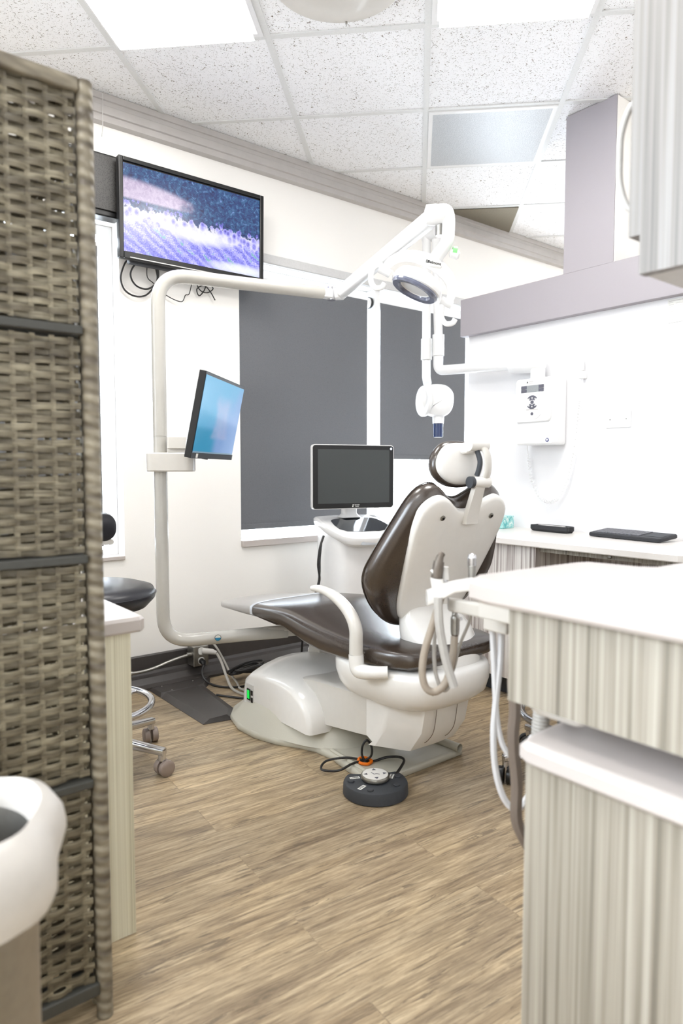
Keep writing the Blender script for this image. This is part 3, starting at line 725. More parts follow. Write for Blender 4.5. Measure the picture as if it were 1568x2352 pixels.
b = NB(); lathe(b, [(.012, -.012), (.014, -.004), (.012, 0)], frame(M4 @ Vector((-.06, -.162, -.012)), MX, (0, -.2, 1)) @ Matrix.Rotation(R(90), 4, 'X'), 12); obj('joystick_button', b, m_black, mon)

# lamp arm and operating lamp
lamp = thing('operating_lamp', 'white dental operating lamp on a sprung arm above the chair', 'lamp', (1.98, 2.6, 1.9))
b = NB(); cbox(b, (0, 0, 0), (.05, .045, .05), frame((1.975, 2.60, 1.888), (.99, -.09, 0), (0, 0, 1))); obj('joint_block', b, m_white, lamp, smooth=0, bevel=.008)
b = NB(); cyl(b, (2.005, 2.597, 1.86), (2.005, 2.597, 1.92), .020, 18); obj('hinge_pin', b, m_chrome, lamp)
b = NB(); cbox(b, (0, 0, 0), (.06, .05, .05), frame((2.04, 2.585, 1.892), (.9, -.43, .1), (0, 0, 1))); obj('joint_fork', b, m_white, lamp, smooth=0, bevel=.01)
E0 = Vector((2.045, 2.57, 1.90)); E1 = Vector((1.772, 1.70, 1.955 - .005)); D_ = (E1 - E0)
# the arm climbs from the joint to the elbow over the lamp
E1 = Vector((1.772, 1.705, 1.948))
am = frame(E0, E1 - E0, (0, 0, 1)); L_ = (E1 - E0).length
b = NB(); loft(b, [[am @ Vector((x, p[1] * s, p[0] * .8 * s)) for p in rrect(.052, .062, .016, 4)] for x, s in ((.0, .85), (.03, 1), (L_ - .05, 1.02), (L_ - .02, .9))]); obj('sprung_arm', b, m_white, lamp)
b = NB(); lathe(b, [(.02, -.03), (.031, -.026), (.033, 0), (.031, .026), (.02, .03)], frame(E0 + Vector((0, 0, 0)), (1, -.3, 0), (0, 0, 1)) , 20); obj('lower_knuckle', b, m_white, lamp)
b = NB(); lathe(b, [(.02, -.036), (.034, -.032), (.037, 0), (.034, .032), (.02, .036)], axis_mat(E1, (.8, -.6, 0)), 24); obj('elbow_knuckle', b, m_white, lamp)
b = NB(); cyl(b, E1 + Vector((.015, -.01, -.035)), E1 + Vector((.015, -.01, -.07)), .016, 16); obj('elbow_pin', b, m_steel, lamp)
b = NB(); tube(b, rounded([E1 + Vector((.0, -.005, .012)), (1.797, 1.672, 1.962), (1.802, 1.668, 1.93), (1.797, 1.667, 1.85), (1.757, 1.690, 1.792)], .03, 7), .0225, 20); obj('drop_tube', b, m_white, lamp)
kn = obj('switch_knob', lathe(NB(), [(.006, 0), (.014, .006), (.015, .03), (.010, .036)], axis_mat((1.80, 1.662, 1.815), (.75, -.55, -.25)), 16), m_white, lamp)
b = NB(); cyl(b, (1.806, 1.653, 1.822), (1.818, 1.644, 1.820), .0145, 16); obj('button', b, m_pgreen, lamp)
LC = Vector((1.697, 1.722, 1.692))
FW = Vector((.6225, .7826, 0)); LA = Vector((.7826, -.6225, 0)); ZZ = Vector((0, 0, 1))
NRM = (-ZZ * math.cos(R(26)) - LA * math.sin(R(26)) - FW * .03).normalized()
DX = (LA - NRM * LA.dot(NRM)).normalized()
LM = frame(LC, DX, NRM.cross(DX))          # local z = light direction
b = NB(); lathe(b, [(.03, -.052), (.055, -.049), (.076, -.038), (.087, -.020), (.0895, 0), (.084, .004)], LM, 48); obj('lamp_housing', b, m_white, lamp)
b = NB(); lathe(b, [(.084, -.004), (.0855, .010), (.080, .017), (.061, .015), (.054, .005), (.052, -.004)], LM, 48, cap=False)
m_visor = M('smoked_visor', rgb(122, 126, 146), .12, coat=.6, noise=(22, .16, 0)); obj('visor_ring', b, m_visor, lamp)
b = NB(); lathe(b, [(.001, -.016), (.03, -.010), (.052, .004), (.054, .006)], LM, 40, cap=False); obj('reflector', b, m_whiteb, lamp)
# yoke
PL_ = LC + DX * -.118 + Vector((0, 0, .004)); PR_ = LC + DX * .118
YU = (ZZ * .84 + FW * .22 + LA * .44).normalized()
pts = []
for k in range(25):
    a = PI * k / 24
    pts.append(LC - DX * .125 * math.cos(a) + YU * .112 * (math.sin(a) ** .8))
b = NB(); tube(b, pts, rint([.013, .017, .022, .027, .026, .019, .013], 25), 14, flat=.55, up=DX.cross(YU)); obj('yoke', b, m_white, lamp)
for s, P_ in ((-1, PL_), (1, PR_)):
    b = NB(); cyl(b, P_ - DX * s * .02, P_ + DX * s * .022, .014, 16); obj('pivot', b, m_white, lamp)
    Q = P_ + DX * s * .018
    dn = (-ZZ + NRM * .3).normalized(); sd = (-FW * .8 + LA * .25).normalized()
    hp = [Q + sd * .0 + dn * -.012, Q + sd * .022 + dn * -.012, Q + sd * .036 + dn * .004, Q + sd * .036 + dn * .028, Q + sd * .026 + dn * .052, Q + sd * .004 + dn * .064, Q + sd * -.018 + dn * .056, Q + sd * -.024 + dn * .044]
    hp = [q + LA * (.0) for q in hp]
    hp = [Q + (LA * (x) + dn * y) for x, y in ((.006, -.012), (-.012, -.014), (-.026, -.002), (-.03, .022), (-.026, .046), (-.010, .064), (.012, .062), (.020, .048))]
    b = NB(); tube(b, cr(hp, 5), .0095, 12, flat=.5, up=tuple(FW)); obj('handle', b, m_white, lamp)
tm = frame(Vector((1.748, 1.690, 1.773)) - FW * .012, (LA * .97 - ZZ * .22), ZZ)
b = NB(); prism(b, rrect(.062, .020, .0095, 4), -.022, .006, tm); lg = obj('name_plate', b, m_label, lamp)
tm2 = tm @ Matrix.Translation((.003, 0, .0064)); text('maker_name', 'Belmont', .0135, m_dmark, tm2, lamp, bold=True)
b = NB()
for q in ((-.0265, -.0245, -.004, .004), (-.0215, -.0195, -.004, .004), (-.0265, -.0195, .0035, .005), (-.0265, -.0195, -.005, -.0035)): box(b, q[0], q[1], q[2], q[3], .006, .0068, tm)
obj('maker_emblem', b, m_dmark, lamp, smooth=0)

# ------------------------------------------------------------------ wheeled scanner cart with its screen
cart = thing('scanner_cart', 'white wheeled scanner cart standing by the window behind the chair', 'cart', (2.29, 2.80, 0))
cm = frame((2.325, 2.81, 0), (.99, -.14, 0), (.14, .99, 0))
def shear(b):
    inv = cm.inverted()
    for v_ in b.verts:
        q = inv @ v_.co; q.z += .30 * min(0, q.y - .06); v_.co = cm @ q
ft = smooth2([(-.17, -.13), (-.10, -.165), (.1, -.165), (.17, -.13), (.185, 0), (.15, .13), (0, .16), (-.15, .13), (-.185, 0)], 4)
b = NB(); slab(b, ft, [(.03, .09), (.005, .11), (0, .2), (0, .66), (0, .795)], cm); shear(b); obj('body', b, m_whiteb, cart)
ft2 = smooth2([(-.195, -.12), (-.13, -.215), (.13, -.215), (.195, -.12), (.205, .04), (.16, .15), (0, .18), (-.16, .15), (-.205, .04)], 4)
b = NB(); slab(b, ft2, [(.035, .745), (.008, .765), (.0, .785), (.0, .80), (.01, .808), (.03, .808)], cm); shear(b); obj('top_tray', b, m_whiteb, cart)
b = NB(); slab(b, smooth2([(-.13, -.14), (.13, -.14), (.15, -.02), (.10, .03), (-.10, .03), (-.15, -.02)], 3), [(0, .8075), (0, .8095)], cm); shear(b); obj('glass_deck', b, M('dark_glass_deck', rgb(24, 28, 34), .06, coat=.5), cart)
b = NB(); slab(b, rrect(.19, .035, .012, 4, 0, -.205), [(.004, .764), (0, .768), (0, .792), (.004, .796)], cm); shear(b); obj('grip', b, m_grey2, cart)
b = NB(); loft(b, [[cm @ Vector((p[0] * s, p[1] * s2 + yy, z)) for p in rrect(.085, .05, .02, 4)] for z, s, s2, yy in ((.805, 1.5, 1.6, .06), (.825, 1.0, 1.1, .06), (.86, 1, 1, .06), (.90, 1.3, 1, .055), (.96, 1.25, .9, .05))]); obj('neck', b, m_whiteb, cart)
b = NB(); slab(b, [(-.20, -.19), (.20, -.19), (.20, .16), (-.20, .16)], [(.02, .05), (0, .06), (0, .085), (.01, .1)], cm); obj('foot', b, m_whiteb, cart)
for x, y in ((-.17, -.16), (.17, -.16), (-.17, .13), (.17, .13)):
    b = NB(); p0 = cm @ Vector((x - .012, y, .025)); p1 = cm @ Vector((x + .012, y, .025)); cyl(b, p0, p1, .025, 18)
    b2 = cm @ Vector((x, y, .04)); cyl(b, b2, b2 + Vector((0, 0, .02)), .008, 10); obj('caster', b, m_blackm, cart)
ss = frame((2.283, 2.765, 1.024), (.975, -.222, 0), (0, 0, 1))
b = NB(); slab(b, rrect(.478, .335, .018, 5), [(.006, -.03), (.0, -.02), (0, .0)], ss); obj('screen_casing', b, m_whiteb, cart)
b = NB(); slab(b, rrect(.470, .327, .015, 5), [(0, -.001), (0, .003), (.002, .0045)], ss); sb = obj('screen_bezel', b, m_black, cart)
b = NB(); box(b, -.208, .210, -.138, .142, .0044, .0049, ss); obj('display', b, m_off, cart, smooth=0)
b = NB(); lathe(b, [(.006, .0044), (.006, .0055)], ss @ Matrix.Translation((.220, .148, 0)), 14); obj('power_button', b, m_led, cart)
text('maker_name', 'Dentsply\nSirona', .008, m_label, ss @ Matrix.Translation((.016, -.151, .0048)), cart)
b = NB(); box(b, -.010, -.004, -.150, -.145, .0045, .0052, ss); box(b, -.012, -.006, -.158, -.152, .0045, .0052, ss); obj('maker_emblem', b, m_label, cart, smooth=0)
cable('cart_cable', [(2.11, 2.80, .72), (2.07, 2.78, .66), (2.055, 2.775, .58), (2.06, 2.77, .50), (2.03, 2.77, .43), (1.98, 2.77, .38), (1.96, 2.78, .2), (1.98, 2.82, .0075), (2.05, 2.9, .0065)], .006, m_cable, 'pair of black cables hanging at the left side of the scanner cart', 'cable')
cable('cart_cable', [(2.11, 2.82, .68), (2.085, 2.80, .60), (2.075, 2.79, .52), (2.05, 2.785, .43), (2.03, 2.79, .30), (2.04, 2.82, .0075), (2.08, 2.87, .0065)], .005, m_cable, 'shorter black cable against the side of the scanner cart', 'cable')

# ------------------------------------------------------------------ x-ray unit on the partition
xr = thing('xray_unit', 'white wall x-ray unit with folding arm on the right partition', 'x-ray unit', (PX, 2.08, 1.35))
b = NB(); box(b, 2.872, 2.9995, 1.975, 2.185, 1.185, 1.515); obj('control_box', b, m_white, xr, smooth=0, bevel=.012)
wf = frame((2.872, 2.08, 1.35), (0, -1, 0), (0, 0, 1))      # x to the right as seen, y up, z out of the box
b = NB(); slab(b, rrect(.205, .215, .02, 5, 0, .055), [(0, -.002), (0, .006), (.004, .010)], wf); obj('control_cover', b, m_white, xr)
def wf_obj(name, pts, mat, z=.0100, d=.0008, m=wf):
    b = NB(); prism(b, pts, z, z + d, m); return obj(name, b, mat, xr, smooth=0)
arc = [(-.055, .03)] + [(-.055 * math.cos(a), -.015 - .065 * math.sin(a)) for a in [PI * k / 14 for k in range(15)]] + [(.055, .03)]
wf_obj('button_field', [(-.055, .10), (-.052, .02)] + [(-.052 * math.cos(a) - 0, -.005 - .035 * math.sin(a)) for a in [PI * k / 14 for k in range(1, 14)]] + [(.052, .02), (.055, .10)], m_white, .010, .0022)
wf_obj('display', [(-.032, .094), (.036, .094), (.036, .128), (-.032, .128)], m_lcd, .0122)
for q in ((-.066, -.033, .112, .128), (-.066, -.033, .094, .110), (.037, .066, .112, .128), (.037, .066, .094, .110)):
    wf_obj('key', [(q[0], q[2]), (q[1], q[2]), (q[1], q[3]), (q[0], q[3])], m_gmark, .0122)
for sx in (1, -1):
    p_ = [(.034 * math.cos(a), .045 + sx * (.034 * math.sin(a))) for a in [R(35 + k * 11) for k in range(11)]] + [(.014 * math.cos(a), .045 + sx * (.012 * math.sin(a))) for a in [R(145 - k * 11) for k in range(11)]]
    wf_obj('exposure_key', p_, m_gmark, .0122)
    for q in (-.018, 0, .018):
        wf_obj('key_symbol', [(q - .003, .045 + sx * .021 - .004 - abs(q) * .25 * sx), (q + .003, .045 + sx * .021 - .004 - abs(q) * .25 * sx), (q + .003, .045 + sx * .021 + .003 - abs(q) * .25 * sx), (q - .003, .045 + sx * .021 + .003 - abs(q) * .25 * sx)], m_label, .0131, .0004)
wf_obj('center_key', [(.010 * math.cos(k * PI / 8), .045 + .009 * math.sin(k * PI / 8)) for k in range(16)], m_gmark, .0122)
wf_obj('printed_bar', [(-.034, .006), (.034, .006), (.034, .012), (-.034, .012)], m_lgrey, .0122)
wf_obj('start_key', [(.008 * math.cos(k * PI / 8), -.012 + .008 * math.sin(k * PI / 8)) for k in range(16)], m_gmark, .0122)
wf_obj('maker_emblem', [(-.034, .139), (-.027, .142), (-.029, .149), (-.034, .147)], m_dmark, .0102)
text('maker_name', 'Dentsply\nSirona', .008, m_lgrey, wf @ Matrix.Translation((-.010, .144, .0104)), xr)
wf_obj('front_badge', [(.083 + .0095 * math.cos(k * PI / 8), -.143 + .0095 * math.sin(k * PI / 8)) for k in range(16)], m_navy, .0003, .0012)
wf_obj('badge_center', [(.083 + .0055 * math.cos(k * PI / 8), -.142 + .0055 * math.sin(k * PI / 8)) for k in range(16)], m_label, .0012, .001)
b = NB(); cyl(b, (2.93, 2.10, 1.50), (2.93, 2.10, 1.565), .036, 24); obj('swivel_post', b, m_white, xr)
b = NB(); tube(b, [(2.93, 2.07, 1.59), (2.93, 2.11, 1.592), (2.93, 2.26, 1.60)], [.030, .044, .04], 22); obj('arm_cover', b, m_white, xr)
b = NB(); tube(b, rounded([(2.93, 2.22, 1.602), (2.925, 2.70, 1.628), (2.92, 2.775, 1.633), (2.92, 2.775, 1.74)], .05, 8), .028, 20); obj('horizontal_arm', b, m_white, xr)
b = NB(); lathe(b, [(.034, 0), (.034, .12)], Matrix.Translation((2.92, 2.775, 1.715)), 20); obj('joint_sleeve', b, m_white, xr)
b = NB(); tube(b, [(2.92, 2.775, 1.83), (2.92, 2.785, 2.02), (2.92, 2.80, 2.40)], .025, 18, flat=1); obj('lifting_arm', b, m_white, xr)
b = NB(); lathe(b, [(.02, -.055), (.036, -.05), (.036, .05), (.02, .055)], axis_mat((2.91, 2.83, 2.41), (0, 1, 0)), 20); obj('elbow', b, m_white, xr)
b = NB(); tube(b, [(2.90, 2.855, 2.40), (2.90, 2.85, 1.6), (2.89, 2.83, 1.56)], .025, 18); lathe(b, [(.032, 0), (.032, .12)], Matrix.Translation((2.90, 2.85, 1.70)), 18); obj('drop_arm', b, m_white, xr)
hm = frame((2.885, 2.755, 1.455), (.78, -.62, 0), (0, 0, 1))
b = NB(); slab(b, smooth2([(-.095, 0), (-.082, .06), (-.035, .09), (.045, .088), (.09, .05), (.098, 0), (.085, -.055), (.05, -.088), (.0, -.092), (-.06, -.075)], 4), [(.05, -.07), (.02, -.062), (.004, -.04), (0, -.01), (0, .02), (.006, .045), (.03, .065), (.06, .07)], hm); obj('tube_head', b, m_white, xr)
b = NB(); lathe(b, [(.03, -.02), (.07, -.012), (.086, .0), (.088, .016), (.086, .02)], hm @ Matrix.Translation((-.03, -.004, 0)) @ Matrix.Rotation(R(-70), 4, 'Y') @ Matrix.Translation((0, 0, .035)), 32); obj('side_cap', b, m_white, xr)
b = NB(); lathe(b, [(.038, .09), (.035, .06), (.032, -.0)], Matrix.Translation((2.893, 2.745, 1.325)), 24); obj('cone_collar', b, m_white, xr)
b = NB(); lathe(b, [(.0285, .078), (.0285, 0)], Matrix.Translation((2.893, 2.745, 1.248)), 24); obj('cone', b, m_navyglass, xr)
b = NB(); lathe(b, [(.024, 0), (.024, .03)], Matrix.Translation((2.893, 2.745, 1.2465)), 20); obj('cone_tip', b, m_black, xr)
# hand switch holder and coiled cord
hs = thing('hand_switch', 'white exposure hand switch in its holder right of the x-ray box', 'switch', (PX, 1.885, 1.54))
b = NB(); box(b, 2.972, 2.9995, 1.868, 1.90, 1.50, 1.535); obj('holder', b, m_white, hs, smooth=0, bevel=.004)
b = NB(); box(b, 2.972, 2.992, 1.876, 1.892, 1.536, 1.59); obj('switch_grip', b, m_white, hs, smooth=0, bevel=.006)
path = cr([(2.975, 2.188, 1.171), (2.975, 2.176, 1.104), (2.975, 2.158, 1.013), (2.975, 2.108, 0.925), (2.975, 2.05, 0.898), (2.975, 1.988, 0.929), (2.975, 1.943, 1.016), (2.975, 1.917, 1.123), (2.975, 1.9, 1.228), (2.975, 1.891, 1.333), (2.975, 1.886, 1.40)], 40)
hel = []
for i, p in enumerate(path[:-1]):
    T_ = (path[i + 1] - p).normalized(); n1 = Vector((1, 0, 0)); n2 = T_.cross(n1); a = i * .95
    s = min(1, i / 20) * (.25 if i < 30 else 1)
    hel.append(p + (n1 * math.cos(a) + n2 * math.sin(a)) * .0075 * s)
b = NB(); tube(b, hel, .0022, 5)
tube(b, [path[-2], (2.985, 1.884, 1.45), (2.985, 1.882, 1.50)], .0022, 6); tube(b, [(2.96, 2.178, 1.186), (2.97, 2.185, 1.175), path[0]], .003, 6)
obj('coiled_cord', b, m_white, hs)
wp = thing('wall_plate', 'blank white wall plate with two screws right of the hand switch', 'wall plate', (PX, 1.70, 1.295))
b = NB(); box(b, 2.9935, 2.9995, 1.638, 1.762, 1.257, 1.335); obj('plate', b, m_white, wp, smooth=0, bevel=.003)
b = NB()
for y in (1.74, 1.66): lathe(b, [(.0035, 0), (.003, .0015)], axis_mat((2.9935, y, 1.296), (-1, 0, 0)), 10)
obj('screw', b, m_steel, wp)
ns = thing('notice_sheet', 'small white printed sheet on the partition below the grey band', 'notice', (PX, 1.4, 1.77))
b = NB(); box(b, 2.9975, 2.9992, 1.30, 1.485, 1.70, 1.80); obj('sheet', b, m_label, ns, smooth=0)
b = NB()
for k in range(9): box(b, 2.9968, 2.9976, 1.46 - .002 * (k % 3), 1.48, 1.785 - k * .009, 1.787 - k * .009)
box(b, 2.9968, 2.9976, 1.31, 1.48, 1.791, 1.7945); box(b, 2.9968, 2.9976, 1.31, 1.48, 1.706, 1.7075)
for k in range(7): box(b, 2.9968, 2.9976, 1.33, 1.45 - .01 * (k % 2), 1.78 - k * .01, 1.7812 - k * .01)
obj('printed_lines', b, m_lgrey, ns, smooth=0)

# ------------------------------------------------------------------ desk along the partition
DZ = .755
desk = thing('desk_cabinet', 'striped laminate desk cabinet with an open knee space along the partition', 'cabinet', (2.75, 1.6, 0))
b = NB(); box(b, 2.525, 2.545, 1.83, 2.60, .10, DZ - .031); obj('front_panel', b, m_lamf, desk, smooth=0)
b = NB(); box(b, 2.546, 2.985, 2.585, 2.605, .0, DZ - .031); obj('end_panel', b, m_lamf, desk, smooth=0)
b = NB(); box(b, 2.526, 2.985, 1.805, 1.829, .0, DZ - .031); obj('inner_panel', b, m_lamf, desk, smooth=0)
b = NB(); box(b, 2.54, 2.985, .90, 1.16, .10, DZ - .031); obj('near_panel', b, m_lam, desk, smooth=0)
b = NB(); box(b, 2.965, 2.985, 1.161, 1.804, .0, DZ - .031); obj('back_panel', b, m_lamf, desk, smooth=0)
b = NB(); box(b, 2.60, 2.62, 1.83, 2.584, 0.001, .10); box(b, 2.60, 2.62, .90, 1.16, .001, .1); obj('toe_kick', b, m_charc, desk, smooth=0)
b = NB(); box(b, 2.555, 2.60, 1.161, 1.804, DZ - .055, DZ - .0315); obj('apron', b, m_lam, desk, smooth=0)
b = NB(); lathe(b, [(.008, 0), (.008, .006), (.003, .009)], axis_mat((2.5545, 1.47, DZ - .044), (-1, 0, 0)), 14); obj('lock', b, m_steel, desk)
b = NB(); slab(b, [(2.492, 1.17), (2.492, 2.625), (2.9995, 2.625), (2.9995, .85), (2.68, .85)], [(.003, DZ - .03), (0, DZ - .026), (0, DZ - .004), (.004, DZ)]); o = obj('worktop', b, m_desk, smooth=30)
tag(o, 'white desktop along the partition under the x-ray unit', 'worktop')
kb = thing('keyboard', 'dark grey wireless keyboard with touchpad on the white desktop', 'keyboard', (2.9, 1.70, DZ))
km = frame((2.895, 1.565, DZ + .008), (-.12, -1, 0), (1, -.12, .10))     # x runs towards the camera along the desk
b = NB(); slab(b, rrect(.36, .135, .014, 4), [(.004, .0005), (0, .004), (0, .014), (.004, .018)], km); obj('base', b, m_blackm, kb)
for r_ in range(5):
    for c_ in range(12):
        x = -.166 + c_ * .0198; y = .045 - r_ * .021
        b = NB(); box(b, x, x + .0165, y - .008, y + .009, .0178, .0215, km); obj('key', b, m_key, kb, smooth=0)
b = NB(); box(b, .086, .168, -.035, .045, .0178, .0192, km); obj('touchpad', b, m_charc, kb, smooth=0)
rem = thing('desk_organizer_tray', 'long black tray with raised rim lying on the white desktop', 'tray', (2.9, 2.08, DZ))
rm = frame((2.905, 1.985, DZ), (-.08, -1, 0), (1, -.08, 0))
b = NB(); slab(b, smooth2([(-.095, -.03), (.095, -.034), (.108, 0), (.095, .034), (-.095, .03), (-.108, 0)], 4), [(.010, .0005), (.0, .012), (0, .03), (.005, .032), (.009, .026), (.012, .012)], rm); obj('tray', b, m_blackm, rem)
b = NB(); slab(b, rrect(.15, .03, .006, 3), [(0, .011), (0, .030), (.002, .0315)], rm); obj('contents', b, m_lgrey, rem)
b = NB(); box(b, 2.84, 2.935, 2.235, 2.355, DZ + .0005, DZ + .065); o = obj('tissue_box', b, m_tissue, smooth=0, bevel=.002)
tag(o, 'teal watercolour patterned tissue box at the far end of the desktop', 'tissue box')

# ------------------------------------------------------------------ near right counters and wall cabinet
b = NB(); slab(b, [(.80, -.35), (.80, .66), (.81, .70), (.85, .72), (1.10, .705), (1.13, .69), (1.145, .60), (1.155, .585), (1.7, .56), (1.7, -.35)], [(.006, .864), (0, .870), (0, .892), (.007, .899), (.014, .9)])
o = obj('upper_worktop', b, m_counter, smooth=40); tag(o, 'upper white worktop closest to the camera at the right edge', 'worktop')
uc = thing('upper_cabinet_box', 'shallow striped cabinet box hung directly under the upper white worktop', 'cabinet', (1.0, .2, .72))
b = NB(); box(b, .822, .842, -.3, .632, .722, .8635); obj('front_panel', b, m_lam, uc, smooth=0)
b = NB(); box(b, .843, 1.10, .61, .632, .722, .8635); obj('end_panel', b, m_lam, uc, smooth=0)
b = NB(); box(b, .843, 1.10, -.3, .6095, .722, .735); obj('bottom_panel', b, m_counter, uc, smooth=0)
b = NB(); loft(b, [[(p[0], p[1], z) for p in inset(rrect(.05, .1, .02, 4, .875, .575), k)] for z, k in ((.7215, 0), (.705, .004), (.698, .012))]); obj('corner_bracket', b, m_cream, uc)
b = NB(); slab(b, [(.80, -.35), (.80, .58), (.81, .60), (.85, .607), (1.098, .607), (1.098, -.35)], [(.008, .643), (0, .650), (0, .667), (.008, .675), (.016, .676)])
o = obj('lower_worktop', b, m_counter, smooth=40); tag(o, 'lower white worktop just above the big striped cabinet', 'worktop')
lc = thing('base_cabinet', 'large striped laminate base cabinet filling the lower right corner', 'cabinet', (1.0, .2, 0))
b = NB(); box(b, .821, 1.097, -.3, .597, 0, .6425); obj('body', b, m_lam, lc, smooth=0)
sc_ = obj('support_panel', box(NB(), 1.10, 1.125, -.3, .45, 0, .8635), m_lam, smooth=0); tag(sc_, 'striped upright panel behind the two near worktops', 'panel')
wc = thing('wall_cabinet', 'pale striped wall cabinet hanging at the top right corner', 'cabinet', (1.2, .3, 1.36))
b = NB(); box(b, 1.0, 1.02, .10, .541, 1.36, CZ - .002); obj('side_panel', b, m_lamu, wc, smooth=0)
b = NB(); box(b, 1.0205, 1.40, .10, .541, 1.385, CZ - .002); obj('body', b, m_lamu, wc, smooth=0)
b = NB(); box(b, 1.0205, 1.40, .10, .541, 1.362, 1.384); obj('bottom_panel', b, m_hoseg, wc, smooth=0)
b = NB(); box(b, 1.004, 1.395, .543, .561, 1.42, CZ - .01); dr = obj('door', b, m_lamu, wc, smooth=0)
b = NB(); tube(b, cr([(1.045, .560, 1.47), (1.045, .585, 1.48), (1.045, .60, 1.52), (1.045, .602, 1.56), (1.045, .60, 1.60), (1.045, .585, 1.635), (1.045, .56, 1.645)], 4), .005, 10); obj('handle', b, m_hoseg, dr)
b = NB(); box(b, 1.12, 1.2, .2, .45, 1.350, 1.3615); obj('under_cabinet_fitting', b, m_grey2, wc, smooth=0, bevel=.004)

# ------------------------------------------------------------------ delivery arm with instruments
da = thing('instrument_holder', 'cream instrument holder arm reaching out from under the near worktop', 'instrument holder', (1.04, .8, .8))
b = NB(); loft(b, [[Vector(c) + Vector((.62, .78, 0)) * 0 + Vector((.78, -.62, 0)) * 0 + Vector((p[0] * .62, p[0] * .78, p[1])) for p in rrect(w, h, .006, 3)] for c, w, h in (((1.05, .962, .787), .03, .026), ((1.045, .89, .790), .03, .028), ((1.04, .80, .796), .03, .03))]); obj('lower_bar', b, m_cream, da)
b = NB(); loft(b, [[Vector(c) + Vector((p[0] * .62, p[0] * .78, p[1])) for p in rrect(w, h, .006, 3)] for c, w, h in (((1.014, .99, .800), .034, .03), ((1.024, .968, .812), .036, .03), ((1.038, .938, .828), .038, .022), ((1.05, .90, .838), .04, .022), ((1.052, .84, .842), .04, .022))]); obj('upper_cradle', b, m_creaml, da)
b = NB(); box(b, 1.0, 1.052, .775, .83, .765, .862); box(b, .95, 1.04, .6325, .80, .80, .862); obj('mounting_plate', b, m_cream, da, smooth=0, bevel=.004)
b = NB(); lathe(b, [(.0045, 0), (.0045, .002)], axis_mat((.999, .80, .80), (-.6, -.78, 0)), 10); obj('bolt', b, m_black, da)
def instrument(name, label, cat, parts):
    p0 = parts[0][1][0]; r = thing(name, label, cat, p0)
    for nm, pts, rad, mat in parts:
        b = NB(); pp = cr(pts, 6) if len(pts) > 2 else [Vector(q) for q in pts]
        tube(b, pp, rint(rad, len(pp)) if isinstance(rad, list) else rad, 14); obj(nm, b, mat, r)
    return r
instrument('suction_handpiece', 'brown steel suction valve standing at the left end of the holder', 'dental handpiece', [
    ('handle', [(1.033, .976, .822), (1.032, .979, .838), (1.032, .979, .842)], [.0135, .0135, .0135], m_creaml),
    ('valve', [(1.032, .979, .842), (1.034, .978, .862), (1.037, .978, .876)], [.0125, .012, .011], m_dsteel),
    ('tip', [(1.037, .978, .876), (1.040, .977, .886), (1.046, .974, .893)], [.009, .0075, .005], m_dsteel),
    ('lever', [(1.022, .985, .853), (1.030, .98, .858)], .0055, m_creaml),
    ('hose', [(1.036, .971, .80), (1.02, .980, .74), (1.006, .988, .686), (1.0, .987, .641), (1.006, .98, .612), (1.022, .968, .606), (1.04, .955, .630), (1.052, .95, .686), (1.056, .95, .72)], .0078, m_hose)])
instrument('saliva_ejector', 'small cream saliva ejector valve right beside the brown suction valve', 'dental handpiece', [
    ('handle', [(1.059, .981, .822), (1.060, .982, .835)], .006, m_chrome),
    ('valve', [(1.060, .982, .835), (1.061, .983, .85), (1.061, .983, .862)], [.009, .0075, .008], m_creaml),
    ('hose', [(1.056, .975, .815), (1.044, .989, .760), (1.037, .989, .708), (1.035, .985, .650), (1.042, .977, .611), (1.052, .969, .602), (1.060, .964, .621), (1.056, .968, .655)], .0042, m_hoseg)])
instrument('chrome_handpiece', 'shiny chrome handpiece end standing upright behind the near worktop', 'dental handpiece', [
    ('sleeve', [(1.073, .92, .836), (1.074, .921, .866), (1.075, .922, .87)], [.0075, .0078, .0085], m_steel),
    ('cap', [(1.075, .922, .870), (1.075, .922, .886), (1.0755, .9225, .892), (1.0755, .9225, .895)], [.0088, .0092, .0075, .003], m_chrome)])
instrument('air_water_syringe', 'chrome syringe hanging head down under the holder on a taupe hose', 'dental handpiece', [
    ('body', [(1.064, .958, .778), (1.064, .957, .765), (1.064, .956, .757), (1.064, .956, .735), (1.063, .955, .722)], [.005, .006, .0095, .0095, .0085], m_steel),
    ('button', [(1.072, .950, .758), (1.073, .949, .752)], .0045, m_chrome),
    ('hose', [(1.063, .955, .725), (1.064, .958, .69), (1.062, .962, .66), (1.055, .966, .63), (1.04, .972, .608), (1.02, .98, .60)], .0072, m_hosed)])
cable('flat_hose', [(1.006, .95, .808), (1.005, .948, .78), (1.005, .943, .741), (1.012, .932, .679), (1.022, .919, .628)], .0088, m_hoseg, 'straight grey hose hanging in front of the looped hoses', 'hose')
cable('thin_cord', [(1.109, .949, .785), (1.107, .95, .763), (1.103, .954, .738), (1.088, .963, .696), (1.077, .968, .65), (1.064, .974, .613)], .0035, m_gcable, 'thin dark grey cord slanting down right of the syringe', 'hose')
cable('supply_tube', [(1.023, .828, .81), (1.023, .828, .793), (1.023, .823, .735), (1.023, .818, .669), (1.023, .812, .602), (1.028, .805, .553), (1.038, .794, .526), (1.052, .782, .521), (1.075, .768, .56)], .0055, m_wcable, 'white supply tube in the shorter hanging loop beside the near cabinet', 'hose')
cable('supply_tube', [(1.036, .822, .80), (1.036, .815, .76), (1.032, .813, .702), (1.024, .814, .636), (1.017, .814, .569), (1.017, .809, .503), (1.024, .799, .454), (1.036, .788, .427), (1.05, .776, .423), (1.075, .765, .46)], .0062, m_wcable, 'white supply tube in the longer loop that hangs lowest', 'hose')
